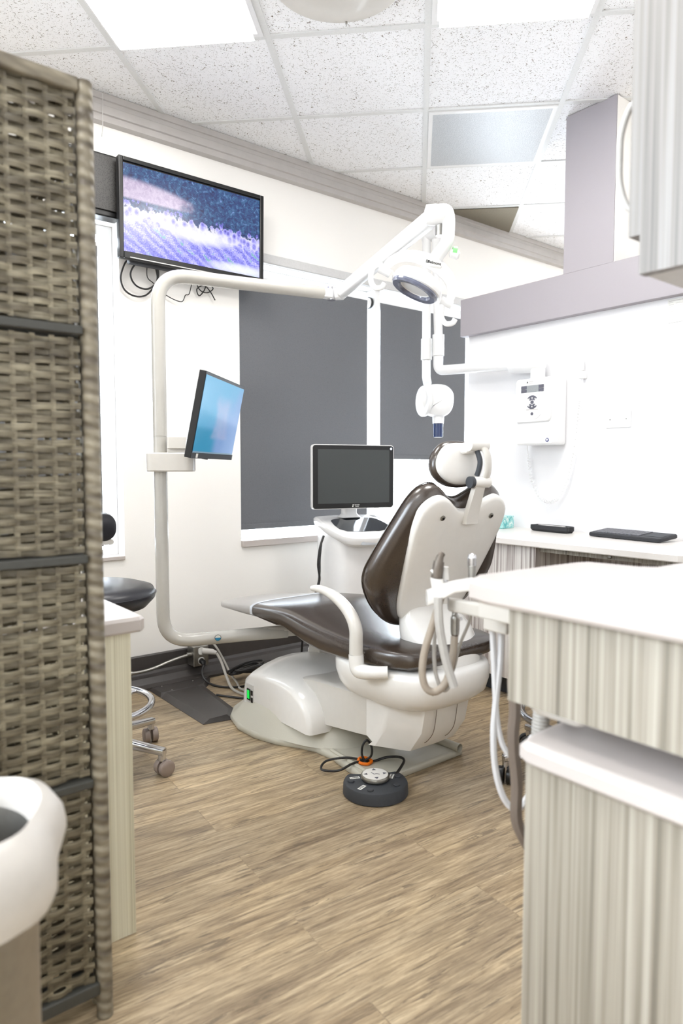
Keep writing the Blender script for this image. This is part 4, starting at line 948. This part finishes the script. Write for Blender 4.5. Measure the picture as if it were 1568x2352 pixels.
cable('drain_hose', [(.985, .715, .80), (.972, .735, .72), (.97, .73, .646), (.965, .729, .593), (.968, .722, .516), (.966, .719, .45), (.985, .705, .40)], .0105, m_hosed, 'thick taupe hose hanging against the corner of the near cabinet', 'hose')
b = NB()
pp = [Vector((1.0, .69, .74)), Vector((.992, .69, .66)), Vector((.982, .69, .55))]; N_ = 64
tube(b, [pp[0].lerp(pp[2], i / N_) for i in range(N_ + 1)], [.0155 if i % 2 else .0135 for i in range(N_ + 1)], 14); o = obj('corrugated_hose', b, m_hoseg); tag(o, 'corrugated grey hose seen in the gap between the two near worktops', 'hose')
cable('dark_hose', [(1.05, .68, .74), (1.055, .685, .66), (1.06, .69, .56)], .013, m_charc, 'dark hose behind the corrugated one in the gap of the near counter', 'hose')
# ceiling of the gap: hoses gather into a block mounted on the support panel
b = NB(); box(b, .95, 1.10, .6325, .70, .74, .795); o = obj('hose_junction_block', b, m_charc, smooth=0, bevel=.008); tag(o, 'dark hose junction block under the end of the upper worktop', 'junction block')

# ------------------------------------------------------------------ woven folding screen on the left
scr = thing('folding_screen', 'tall grey brown woven folding screen standing at the left edge', 'room divider', (.2, 1.3, 0))
SY = 1.285
LV = [.067, .476, .902, 1.318, 1.748]
def weave(x0, x1, z0, z1, yc):
    b = NB(); pitch = .0130; rows = int((z1 - z0) / pitch); st = .033
    for r_ in range(rows):
        z = z0 + (r_ + .5) * (z1 - z0) / rows
        ph = (r_ % 2) * PI + (PI / 2 if (r_ // 2) % 2 else 0) * .0
        pts = []; k = 0; x = x0
        n = int((x1 - x0) / st * 6)
        dz = random.uniform(-.0018, .0018)
        for i in range(n + 1):
            x = x0 + (x1 - x0) * i / n
            pts.append((x, yc - .0052 * math.sin(PI * x / st + ph), z + dz + .0016 * math.sin(x * 31 + r_ * 1.3)))
        T_ = []
        rings = []
        for p in pts:
            rings.append([(p[0], p[1] + .0026 * math.cos(a), p[2] + .0070 * math.sin(a)) for a in (0, PI / 3, 2 * PI / 3, PI, 4 * PI / 3, 5 * PI / 3)])
        loft(b, rings)
    k = math.ceil(x0 / st)
    while k * st < x1:
        x = k * st
        if x > x0 + .006: box(b, x - .0045, x + .0045, yc - .0022, yc + .0022, z0, z1)
        k += 1
    return b
def screen_leaf(dx, dy, parent):
    x0, x1 = .0 + dx, .424 + dx; yc = SY + dy
    for i in range(4): obj('woven_panel', weave(x0 + .012, x1, LV[i] + .012, LV[i + 1] - .012, yc), m_wick, parent, smooth=60)
    for i in (1, 2, 3):
        b = NB(); box(b, x0, x1 + .004, yc - .016, yc + .010, LV[i] - .008, LV[i] + .008); obj('rail', b, m_rail, parent, smooth=0, bevel=.003)
    b = NB(); box(b, x0, x1 + .008, yc - .013, yc + .013, LV[4] - .012, LV[4] + .014); obj('top_rail', b, m_wrap, parent, smooth=0, bevel=.005)
    b = NB(); box(b, x0, x1 + .008, yc - .013, yc + .013, LV[0] - .014, LV[0] + .012); obj('bottom_rail', b, m_rail, parent, smooth=0, bevel=.004)
    for xa in (x0 - .014, x1 + .008):
        b = NB(); tube(b, [(xa + .012, yc, 0), (xa + .012, yc, .4), (xa + .012, yc, .8), (xa + .012, yc, 1.2), (xa + .012, yc, 1.76)], .0155, 12); obj('post', b, m_wrap, parent)
screen_leaf(-.014, 0, scr)
b = NB(); screen_leaf(-.008, .046, scr)
b = NB()
for z in (.35, 1.1, 1.45): box(b, .424, .436, SY + .012, SY + .036, z, z + .03)
obj('hinge', b, m_steel, scr, smooth=0)

# ------------------------------------------------------------------ waste bin with a folded-over bag
bin_ = thing('waste_bin', 'round grey steel bin in the lower left corner', 'bin', (.10, .85, 0))
B0 = Matrix.Translation((.10, .85, 0))
b = NB(); lathe(b, [(.098, 0), (.1, .01), (.104, .40), (.106, .655), (.109, .665), (.106, .672), (.102, .665), (.100, .5), (.098, .2)], B0, 48, cap=False); obj('body', b, m_steel, bin_)
b = NB(); lathe(b, [(.001, .012), (.097, .012)], B0, 32, cap=False); obj('floor', b, m_charc, bin_)
b = NB(); rings = []
prof = [(.099, .650, 0), (.1015, .672, .002), (.110, .684, .003), (.123, .676, .005), (.134, .655, .007), (.138, .632, .008), (.133, .605, .008), (.122, .582, .006)]
for r_, z_, w_ in prof:
    rr = []
    for k in range(64):
        a = 2 * PI * k / 64
        wob = w_ * (math.sin(a * 5 + z_ * 20) * .5 + math.sin(a * 9 + 1.3 + z_ * 31) * .35 + math.sin(a * 3 + .5) * .5)
        rr.append((.10 + (r_ + wob) * math.cos(a), .85 + (r_ + wob) * math.sin(a), z_ + w_ * .9 * math.sin(a * 4 + 1)))
    rings.append(rr)
loft(b, rings, cap=False)
o = obj('bin_bag', b, m_bag); tag(o, 'white bin bag folded over the rim of the steel bin', 'bag')

# ------------------------------------------------------------------ left desk
ld = thing('side_desk', 'narrow pale striped cabinet side seen right of the woven screen', 'cabinet', (.3, 1.8, 0))
m_laml = laminate('fluted_pale_laminate', [(.3, rgb(168, 162, 138)), (.42, rgb(206, 200, 174)), (.5, rgb(222, 217, 194)), (.6, rgb(232, 228, 206)), (.72, rgb(242, 239, 220))], 110, .6)
b = NB(); box(b, -.25, .570, 1.478, 2.05, 0, .7035); obj('body', b, m_laml, ld, smooth=0)
b = NB(); slab(b, [(-.3, 1.458), (.586, 1.458), (.600, 1.472), (.600, 2.08), (-.3, 2.08)], [(.004, .704), (0, .709), (0, .731), (.006, .738)]); o = obj('side_worktop', b, m_counter, smooth=30)
tag(o, 'white worktop corner poking out behind the woven screen', 'worktop')

# ------------------------------------------------------------------ stools
def make_stool(label, cx, cy, a0, seat_z, back_a, cast_mat, seat_mat=None):
    st = thing('rolling_stool', label, 'stool', (cx, cy, 0))
    T0 = Matrix.Translation((cx, cy, 0))
    seat_mat = seat_mat or m_blackvin
    b = NB(); lathe(b, [(.0, seat_z - .055), (.12, seat_z - .055), (.19, seat_z - .035), (.218, seat_z - .005), (.222, seat_z + .012), (.212, seat_z + .032), (.17, seat_z + .045), (.08, seat_z + .050), (0, seat_z + .051)], T0, 56); s_ = obj('seat', b, seat_mat, st, smooth=60)
    b = NB(); tube(b, [(cx + .2225 * math.cos(a), cy + .2225 * math.sin(a), seat_z + .013) for a in [2 * PI * k / 48 for k in range(48)]], .0022, 6, closed=True); obj('seam', b, seat_mat, s_)
    b = NB(); lathe(b, [(.03, .06), (.03, .2), (.022, .21), (.022, seat_z - .05)], T0, 20); obj('column', b, m_chrome, st)
    b = NB(); tube(b, [(cx + .2 * math.cos(a), cy + .2 * math.sin(a), .225) for a in [2 * PI * k / 56 for k in range(56)]], .0125, 12, closed=True)
    for k in range(4):
        a = R(20 + 90 * k); cyl(b, (cx + .02 * math.cos(a), cy + .02 * math.sin(a), .225), (cx + .2 * math.cos(a), cy + .2 * math.sin(a), .225), .008, 10)
    obj('foot_ring', b, m_chrome, st)
    b = NB(); lathe(b, [(.045, .08), (.045, .12), (.03, .135)], T0, 20); obj('hub', b, m_chrome, st)
    for k in range(5):
        a = R(a0 + 72 * k); d = Vector((math.cos(a), math.sin(a), 0)); n = Vector((-d.y, d.x, 0)); c0 = Vector((cx, cy, 0))
        b = NB(); loft(b, [[c0 + d * r_ + n * (p[0] * w) + Vector((0, 0, z + p[1] * h)) for p in rrect(1, 1, .25, 3)] for r_, z, w, h in ((.03, .105, .04, .03), (.15, .10, .034, .03), (.25, .088, .032, .024), (.275, .085, .03, .024))])
        cyl(b, c0 + d * .265 + Vector((0, 0, .055)), c0 + d * .265 + Vector((0, 0, .092)), .013, 14); lg = obj('leg', b, m_chrome, st)
        ca = R(a0 + 72 * k + 60); q = Vector((math.cos(ca), math.sin(ca), 0)); w = Vector((-q.y, q.x, 0)); c1 = c0 + d * .265 + q * .008
        b = NB()
        for s in (-1, 1): lathe(b, [(.018, 0), (.026, .002), (.028, .006), (.028, .021), (.024, .024), (.012, .0255)], axis_mat(c1 + w * s * .003 + Vector((0, 0, .028)), w * s), 22)
        obj('caster', b, cast_mat, lg)
    if back_a is not None:
        a = R(back_a); d = Vector((math.cos(a), math.sin(a), 0)); n = Vector((-d.y, d.x, 0)); c0 = Vector((cx, cy, 0))
        b = NB(); tube(b, rounded([c0 + d * .05 + ZZ * (seat_z - .065), c0 + d * .27 + ZZ * (seat_z - .065), c0 + d * .29 + ZZ * (seat_z + .2)], .05), .013, 12); obj('back_bar', b, m_chrome, st)
        m_ = frame(c0 + d * .25 + ZZ * (seat_z + .225), n, (0, 0, 1))
        b = NB(); slab(b, rrect(.34, .115, .05, 6), [(.02, -.03), (.005, -.022), (0, 0), (.005, .022), (.02, .03)], m_); obj('backrest', b, seat_mat, st)
        b = NB(); slab(b, rrect(.31, .02, .009, 4, 0, -.058), [(0, -.02), (0, .02)], m_); obj('backrest_shell', b, m_cream, st)
    return st
make_stool('black padded rolling stool behind the left cabinet with taupe casters', .79, 2.41, 20, .615, 87, m_caster)
make_stool('rolling stool mostly hidden by the near counter, one black caster showing', 2.075, 1.285, 148, .50, None, m_black)

# ------------------------------------------------------------------ dental chair
CX = 1.69
ch = thing('dental_chair', 'brown padded dental chair with cream base and raised backrest', 'dental chair', (CX, 2.05, 0))
# floor plate
half = [(1.445, 1.665), (1.47, 1.80), (1.49, 1.93), (1.482, 2.02), (1.455, 2.09), (1.405, 2.17), (1.372, 2.28), (1.366, 2.40), (1.40, 2.52), (1.46, 2.60), (1.55, 2.66)]
PXc = 1.672
plate = half + [(2 * PXc - x, y) for x, y in reversed(half)]
b = NB(); slab(b, plate, [(.004, .0005), (0, .006), (0, .018), (.006, .026), (.012, .028)]); obj('base_plate', b, m_plate, ch, smooth=50)
b = NB()
lobe = smooth2([(1.378, 2.28), (1.376, 2.42), (1.42, 2.54), (1.55, 2.62), (1.672, 2.64), (1.80, 2.62), (1.925, 2.54), (1.968, 2.42), (1.966, 2.28), (1.93, 2.16), (1.88, 2.03), (1.80, 1.93), (1.672, 1.90), (1.545, 1.93), (1.465, 2.03), (1.415, 2.16)], 3)
def scal(pts, kx, ky, cx=1.672, cy=2.27): return [(cx + (x - cx) * kx, cy + (y - cy) * ky) for x, y in pts]
loft(b, [[(x, y, z) for x, y in scal(lobe, kx, ky)] for z, kx, ky in ((.024, 1, 1), (.034, .97, .97), (.06, .88, .92), (.10, .76, .84), (.11, .70, .80))]); obj('base_skirt', b, m_plate, ch, smooth=60)
b = NB()
for x0, x1, y0, y1 in ((1.86, 1.845, 1.67, 1.92),):
    tube(b, [(1.875, 1.655, .036), (1.865, 1.80, .036), (1.858, 1.95, .036)], .016, 14, cap=False)

obj('plate_rail', b, m_plate, ch)
b = NB(); tube(b, [(1.485, 1.68, .028), (1.505, 1.95, .028)], .008, 10); obj('plate_rail', b, m_plate, ch)
# motor cover
prof = [(2.01, .075), (2.012, .115), (2.03, .155), (2.07, .192), (2.13, .216), (2.22, .228), (2.36, .226), (2.44, .212), (2.485, .18), (2.50, .13), (2.505, .075)]
def cover_ring(x, k, zk, yo=0): return [(x, 2.26 + (y - 2.26) * k + yo, .07 + (z - .07) * zk) for y, z in prof]
b = NB(); loft(b, [cover_ring(x, k, zk) for x, k, zk in ((1.447, .90, .90), (1.452, .97, .97), (1.464, 1.0, 1.02), (1.52, 1.03, 1.16), (1.60, 1.06, 1.28), (1.672, 1.07, 1.31), (1.744, 1.06, 1.28), (1.824, 1.03, 1.16), (1.88, 1, 1.02), (1.892, .97, .97), (1.897, .9, .9))]); obj('motor_cover', b, m_creaml, ch, smooth=60)
b = NB(); box(b, 1.4435, 1.450, 2.405, 2.462, .088, .168); sw = obj('switch_panel', b, m_lgrey, ch, smooth=0, bevel=.001)
b = NB(); box(b, 1.4405, 1.444, 2.425, 2.45, .10, .148); obj('power_switch', b, m_black, sw, smooth=0)
b = NB(); box(b, 1.4385, 1.441, 2.429, 2.446, .107, .142); obj('rocker', b, m_green, sw, smooth=0, bevel=.001)
b = NB(); box(b, 1.4405, 1.444, 2.407, 2.418, .125, .145); box(b, 1.4405, 1.444, 2.407, 2.418, .095, .115); obj('fuse_holder', b, m_black, sw, smooth=0)
# lifting link and end cover
prof = [(2.16, .105), (2.16, .25), (2.10, .262), (1.9, .274), (1.68, .290), (1.655, .20), (1.66, .15), (1.80, .13), (2.02, .10)]
b = NB(); loft(b, [[(x, 1.9 + (y - 1.9) * k, .19 + (z - .19) * k) for y, z in prof] for x, k in ((1.515, .93), (1.522, .99), (1.54, 1), (1.80, 1), (1.82, .99), (1.827, .93))]); obj('link_cover', b, m_cream, ch, smooth=40)
b = NB(); box(b, 1.518, 1.8235, 1.66, 2.05, .135, .158)
bmesh.ops.rotate(b, cent=(1.67, 1.85, .15), matrix=Matrix.Rotation(R(-4), 3, 'X'), verts=b.verts); obj('link_strip', b, m_creaml, ch, smooth=0, bevel=.004)
prof = [(1.75, .296), (1.60, .306), (1.545, .300), (1.530, .285), (1.548, .20), (1.60, .125), (1.635, .118), (1.72, .135), (1.75, .15)]
def endc(x, cut): return [(x, max(y, 1.53 + cut) if cut else y, z) for y, z in prof]
b = NB(); loft(b, [[(x, y + cy * (1 if y < 1.7 else 0), z) for y, z in prof] for x, cy in ((1.502, .105), (1.506, .10), (1.558, .01), (1.566, .0), (1.672, -.006), (1.778, .0), (1.786, .01), (1.836, .10), (1.842, .105))]); obj('link_end_cover', b, m_creaml, ch, smooth=40)
b = NB()
for x in (1.612, 1.712):
    b = NB(); tube(b, cr([(x + .002, 1.5235, .290), (x, 1.524, .275), (x + .004, 1.5405, .20), (x, 1.560, .165), (x - .004, 1.575, .15)], 4), .0012, 6); obj('cover_seam', b, m_hosed, ch)
b = NB(); lathe(b, [(.07, .25), (.07, .40)], Matrix.Translation((CX, 1.95, 0)), 24); obj('column', b, m_hosed, ch)
# underseat body
b = NB(); loft(b, [sring(CX - .025 + dx, 1.70 + dy, z, hx * .93, hy, 3.2, 44, 'z') for z, hx, hy, dx, dy in ((.268, .10, .12, 0, .02), (.272, .16, .18, 0, .02), (.29, .20, .215, 0, .01), (.32, .225, .24, 0, 0), (.36, .238, .25, 0, 0), (.395, .24, .25, 0, 0), (.412, .232, .243, 0, 0), (.418, .20, .22, 0, 0))]); obj('seat_support', b, m_creaml, ch, smooth=60)
b = NB(); lathe(b, [(.004, 0), (.0045, .002)], axis_mat((CX + .14, 1.463, .345), (.1, -1, 0)), 10); obj('screw', b, m_dsteel, ch)
# seat cushion
secs = [  # y, top, bottom, half width
    (1.492, .470, .448, .13), (1.500, .484, .432, .175), (1.53, .494, .420, .215), (1.60, .497, .412, .240), (1.70, .496, .404, .250), (1.82, .500, .396, .252), (1.94, .508, .392, .252),
    (2.04, .519, .404, .252), (2.12, .529, .424, .250), (2.18, .532, .438, .247), (2.26, .528, .446, .243), (2.36, .518, .446, .236), (2.45, .507, .442, .228)]
def srings(secs, e=4.2): return [sring(CX, y, (t_ + b_) / 2, hw, (t_ - b_) / 2, e, 36, 'y') for y, t_, b_, hw in secs]
b = NB(); loft(b, srings(secs)); seat = obj('seat_cushion', b, m_leather, ch, smooth=60)
secs = [(2.452, .5075, .441, .2285), (2.52, .498, .436, .221), (2.62, .482, .430, .206), (2.72, .465, .424, .188), (2.80, .456, .414, .168), (2.85, .449, .408, .150), (2.875, .444, .408, .132), (2.888, .438, .411, .112), (2.893, .432, .416, .09)]
b = NB(); loft(b, srings(secs)); obj('toe_cover', b, m_toe, ch, smooth=60)
b = NB(); loft(b, [sring(CX, y, z, hw, .006, 3, 24, 'y') for y, z, hw in ((2.3, .437, .2), (2.72, .425, .13))]); obj('underside_panel', b, m_hosed, ch)
# transparent foot cover edge
b = NB(); loft(b, [sring(CX, y, (t_ + b_) / 2, hw + .0015, (t_ - b_) / 2 + .0015, 4.2, 36, 'y') for y, t_, b_, hw in ((2.435, .5085, .4425, .2295), (2.455, .507, .441, .228))]); obj('cover_hem', b, m_grey2, ch)
# backrest
BT = Vector((CX - .008, 1.462, .952)); BB = Vector((CX + .008, 1.655, .555))
by_ = (BT - BB).normalized(); bm4 = frame(BB, Vector((.995, -.07, 0)), by_)
# local: x right, y up the back, z towards the camera side
if (bm4.to_3x3() @ Vector((0, 0, 1))).y > 0: print('backrest frame flipped')
BL = (BT - BB).length
shell = mirror2([(0, -.02), (.09, -.012), (.135, .015), (.162, .07), (.176, .14), (.190, .22), (.202, .30), (.207, .37), (.198, .425), (.170, .457), (.132, .470), (.095, .462), (.060, .440), (.03, .423), (0, .418)])
shell = smooth2(shell, 3)
b = NB(); slabs(b, [(x * .94 - .004, y) for x, y in shell], [(1, -.02), (1, -.004), (.985, .004), (.955, .008), (.86, .0115), (.7, .0145), (.4, .017), (.15, .0178)], bm4, (0, .2)); obj('backrest_shell', b, m_creaml, ch, smooth=60)
cush = mirror2([(0, -.06), (.08, -.056), (.15, -.03), (.215, .03), (.268, .105), (.285, .165), (.275, .225), (.252, .30), (.228, .37), (.205, .43), (.175, .470), (.135, .488), (.098, .482), (.062, .458), (.03, .440), (0, .434)])
cush = smooth2(cush, 3)
b = NB(); slabs(b, [(x * .965 - .008, y) for x, y in cush], [(.80, -.008), (.93, -.018), (.985, -.034), (1, -.052), (.99, -.072), (.95, -.088), (.82, -.100), (.5, -.104), (.2, -.105)], bm4, (0, .2)); obj('backrest_cushion', b, m_leather, ch, smooth=60)
cush_s = inset([(x * .965 - .008, y) for x, y in cush], .0015)
b = NB(); tube(b, [bm4 @ Vector((x, y, -.074)) for x, y in cush_s], .0022, 6, closed=True); obj('cushion_piping', b, m_leather, ch)
for sx in (-1, 1):
    b = NB(); lathe(b, [(.0085, .009), (.009, .0165), (.006, .0175)], bm4 @ Matrix.Translation((sx * .108, .405, 0)), 16)
    obj('shell_bolt', b, m_steel, ch)
    b = NB(); lathe(b, [(.0042, .017), (.0042, .0183)], bm4 @ Matrix.Translation((sx * .108, .405, 0)), 10); obj('bolt_recess', b, m_black, ch)
# hinge cover below the shell
b = NB(); loft(b, [sring(CX + .015 + dx, 1.60 + dy, z, hx, hy, 2.6, 36, 'z') for z, hx, hy, dx, dy in ((.372, .07, .06, 0, -.02), (.385, .10, .085, 0, -.025), (.42, .128, .10, 0, -.02), (.47, .142, .10, 0, 0), (.52, .140, .085, .0, .02), (.56, .132, .06, 0, .045), (.60, .12, .04, 0, .055))]); obj('hinge_cover', b, m_creaml, ch, smooth=60)
# headrest post, mechanism, cushion
hp0 = bm4 @ Vector((.016, .40, .012)); hp1 = Vector((1.703, 1.436, 1.012))
b = NB(); loft(b, [[c + Vector((p[0] * w, p[1] * .30, p[1] * .0)) for p in rrect(1.0, .06, .02, 3)] for c, w in ((hp0 + Vector((0, 0, -.02)), .060), (hp0, .058), (hp1, .046))]); obj('headrest_post', b, m_cream, ch, smooth=40)
HM = Vector((1.702, 1.434, 1.025)); HX = Vector((.985, -.17, 0))
b = NB(); cyl(b, HM - HX * .03, HM + HX * .038, .018, 24); obj('headrest_joint', b, m_creaml, ch)
b = NB(); cyl(b, HM + Vector((0, .015, .118)) - HX * .03, HM + Vector((0, .015, .118)) + HX * .042, .0195, 24); obj('headrest_joint', b, m_creaml, ch)
b = NB(); cyl(b, HM - HX * .040, HM - HX * .026, .0185, 24); obj('headrest_knob', b, m_charc, ch)
pts = [HM + HX * .022 + Vector((0, y, z)) for y, z in ((0, 0), (-.012, .03), (-.014, .06), (-.008, .09), (.01, .118))]
b = NB(); tube(b, cr(pts, 4), .0155, 14, flat=.5, up=(0, 1, 0)); obj('headrest_link', b, m_cream, ch)
pts = [HM + HX * .002 + Vector((0, y, z)) for y, z in ((.012, .02), (.002, .045), (.0, .07), (.012, .10))]
b = NB(); tube(b, cr(pts, 4), .009, 12, flat=.8); obj('headrest_spring_cover', b, m_charc, ch)
hc = frame((1.672, 1.497, 1.082), HX, Vector((0, .10, 1)))
b = NB(); box(b, .0, .055, .03, .068, -.005, .045, hc); obj('headrest_bracket', b, m_creaml, ch, smooth=0, bevel=.012)
ho = smooth2([(-.02, -.072), (.05, -.068), (.095, -.045), (.118, .0), (.108, .045), (.07, .07), (0, .078), (-.06, .070), (-.098, .038), (-.112, .002), (-.104, -.03), (-.07, -.058)], 4)
ho = [((x + .012) * .88, y * .97) for x, y in ho]
b = NB(); slabs(b, [(x * .93, y * .93) for x, y in ho], [(1, -.014), (1, -.003), (.96, .004), (.86, .010), (.62, .014), (.2, .0155)], hc); obj('headrest_shell', b, m_creaml, ch, smooth=60)
b = NB(); slabs(b, [(x * 1.03, y * 1.06) for x, y in ho], [(.8, -.004), (.95, -.012), (1, -.026), (.96, -.042), (.8, -.054), (.4, -.058), (.1, -.0585)], hc); obj('headrest_cushion', b, m_leather, ch, smooth=60)
# armrest
AXX = 1.405
b = NB(); pts = rounded([(AXX + .045, 1.585, .418), (AXX + .01, 1.62, .415), (AXX, 1.685, .408), (AXX, 1.69, .462)], .05, 8); n_ = len(pts)
tube(b, pts, rint([.020, .022, .026, .025], n_), 18, flat=1.0); obj('armrest_bracket', b, m_creaml, ch)
b = NB(); pts = cr([(AXX, 1.69, .4635), (AXX, 1.69, .50), (AXX, 1.692, .545), (AXX, 1.715, .585), (AXX, 1.76, .618), (AXX, 1.82, .641), (AXX, 1.885, .650), (AXX, 1.935, .646)], 5)
tube(b, pts, rint([.025, .0245, .024, .023, .021, .018, .014, .009], len(pts)), 18, flat=.85, up=(1, 0, 0)); obj('armrest', b, m_cream, ch)

# ------------------------------------------------------------------ foot control
fp = thing('foot_control', 'dark grey round foot control with a joystick disc on the floor', 'foot pedal', (1.455, 1.655, 0))
fa = R(-32)
fm = Matrix.Translation((1.452, 1.645, 0)) @ Matrix.Rotation(fa, 4, 'Z')
out = [(.108 * math.cos(a), min(.108 * math.sin(a) * .95, .052 + .018 * math.cos(a) ** 2)) for a in [2 * PI * k / 72 for k in range(72)]]
b = NB(); loft(b, [[fm @ Vector((x * s, y * s, z)) for x, y in out] for z, s in ((.0005, .97), (.004, 1), (.034, .985), (.040, .955), (.0415, .92))]); obj('body', b, m_charc, fp, smooth=40)
b = NB(); lathe(b, [(.040, .040), (.044, .044), (.0475, .048), (.048, .055), (.046, .0585), (.043, .059)], fm @ Matrix.Translation((.0, .008, 0)), 40); obj('joystick_rim', b, m_steel, fp)
b = NB(); lathe(b, [(.043, .0585), (.0425, .0602), (.0, .0604)], fm @ Matrix.Translation((.0, .008, 0)), 40); jd = obj('joystick_disc', b, m_creaml, fp)
for k in range(4):
    a = PI / 2 * k; c = Vector((.031 * math.cos(a), .008 + .031 * math.sin(a), 0))
    b = NB(); prism(b, [(c.x + 0.0078 * math.cos(a + q), c.y + .0078 * math.sin(a + q)) for q in (0, R(125), R(235))], .0604, .0610, fm); obj('arrow', b, m_gmark, jd, smooth=0)
b = NB()
for p_, q_ in (((-.012, .018), (-.004, .004)), ((-.004, .004), (.004, .007)), ((.004, .007), (.014, .002))):
    d = Vector((q_[0] - p_[0], q_[1] - p_[1], 0)).normalized(); n = Vector((-d.y, d.x, 0)) * .0011
    prism(b, [(p_[0] - n.x, p_[1] - n.y), (q_[0] - n.x, q_[1] - n.y), (q_[0] + n.x, q_[1] + n.y), (p_[0] + n.x, p_[1] + n.y)], .0604, .0610, fm)
obj('chair_symbol', b, m_gmark, jd, smooth=0)
for x, y in ((-.086, -.002), (-.030, -.074), (.066, -.046), (.082, .018)):
    b = NB(); lathe(b, [(.0105, .040), (.0105, .0455), (.009, .047), (.0, .0472)], fm @ Matrix.Translation((x * .95, y * .95, 0)), 20); obj('button', b, m_charc, fp)
for s_, x, y, a in (('UPPER', -.066, .024, 8), ('LOWER', .058, .022, 68), ('HOLE', -.052, -.046, 48)):
    lm = fm @ Matrix.Translation((x, y, .0417)) @ Matrix.Rotation(R(a), 4, 'Z')
    b = NB(); box(b, -.0165, .0165, -.0065, .0065, 0, .0008, lm); lb = obj('label_tape', b, m_label, fp, smooth=0)
    text('label_text', s_, .0095, m_dmark, lm @ Matrix.Translation((0, 0, .0009)), lb)
pc = thing('foot_control_cable', 'black cable bundled with an orange tie behind the foot control', 'cable', (1.53, 1.79, 0))
KN = (1.528, 1.79, .038)
b = NB()
tube(b, cr([KN, (1.49, 1.845, .040), (1.43, 1.885, .030), (1.395, 1.865, .016), (1.43, 1.815, .020), (1.48, 1.80, .036), KN], 7), .0042, 8)
tube(b, cr([KN, (1.545, 1.775, .055), (1.548, 1.775, .085), (1.54, 1.79, .108), (1.528, 1.80, .09), (1.524, 1.80, .058), KN], 7), .0042, 8)
tube(b, cr([KN, (1.56, 1.78, .03), (1.60, 1.755, .042), (1.625, 1.715, .050), (1.615, 1.68, .052), (1.565, 1.648, .048), (1.535, 1.64, .036)], 7), .0046, 8)
obj('cord', b, m_cable, pc)
b = NB(); tube(b, cr([(1.548, 1.775, .036), (1.542, 1.802, .040), (1.52, 1.810, .040), (1.506, 1.79, .036), (1.522, 1.768, .034)], 5, True), .0055, 8, closed=True); obj('tie', b, m_orange, pc)
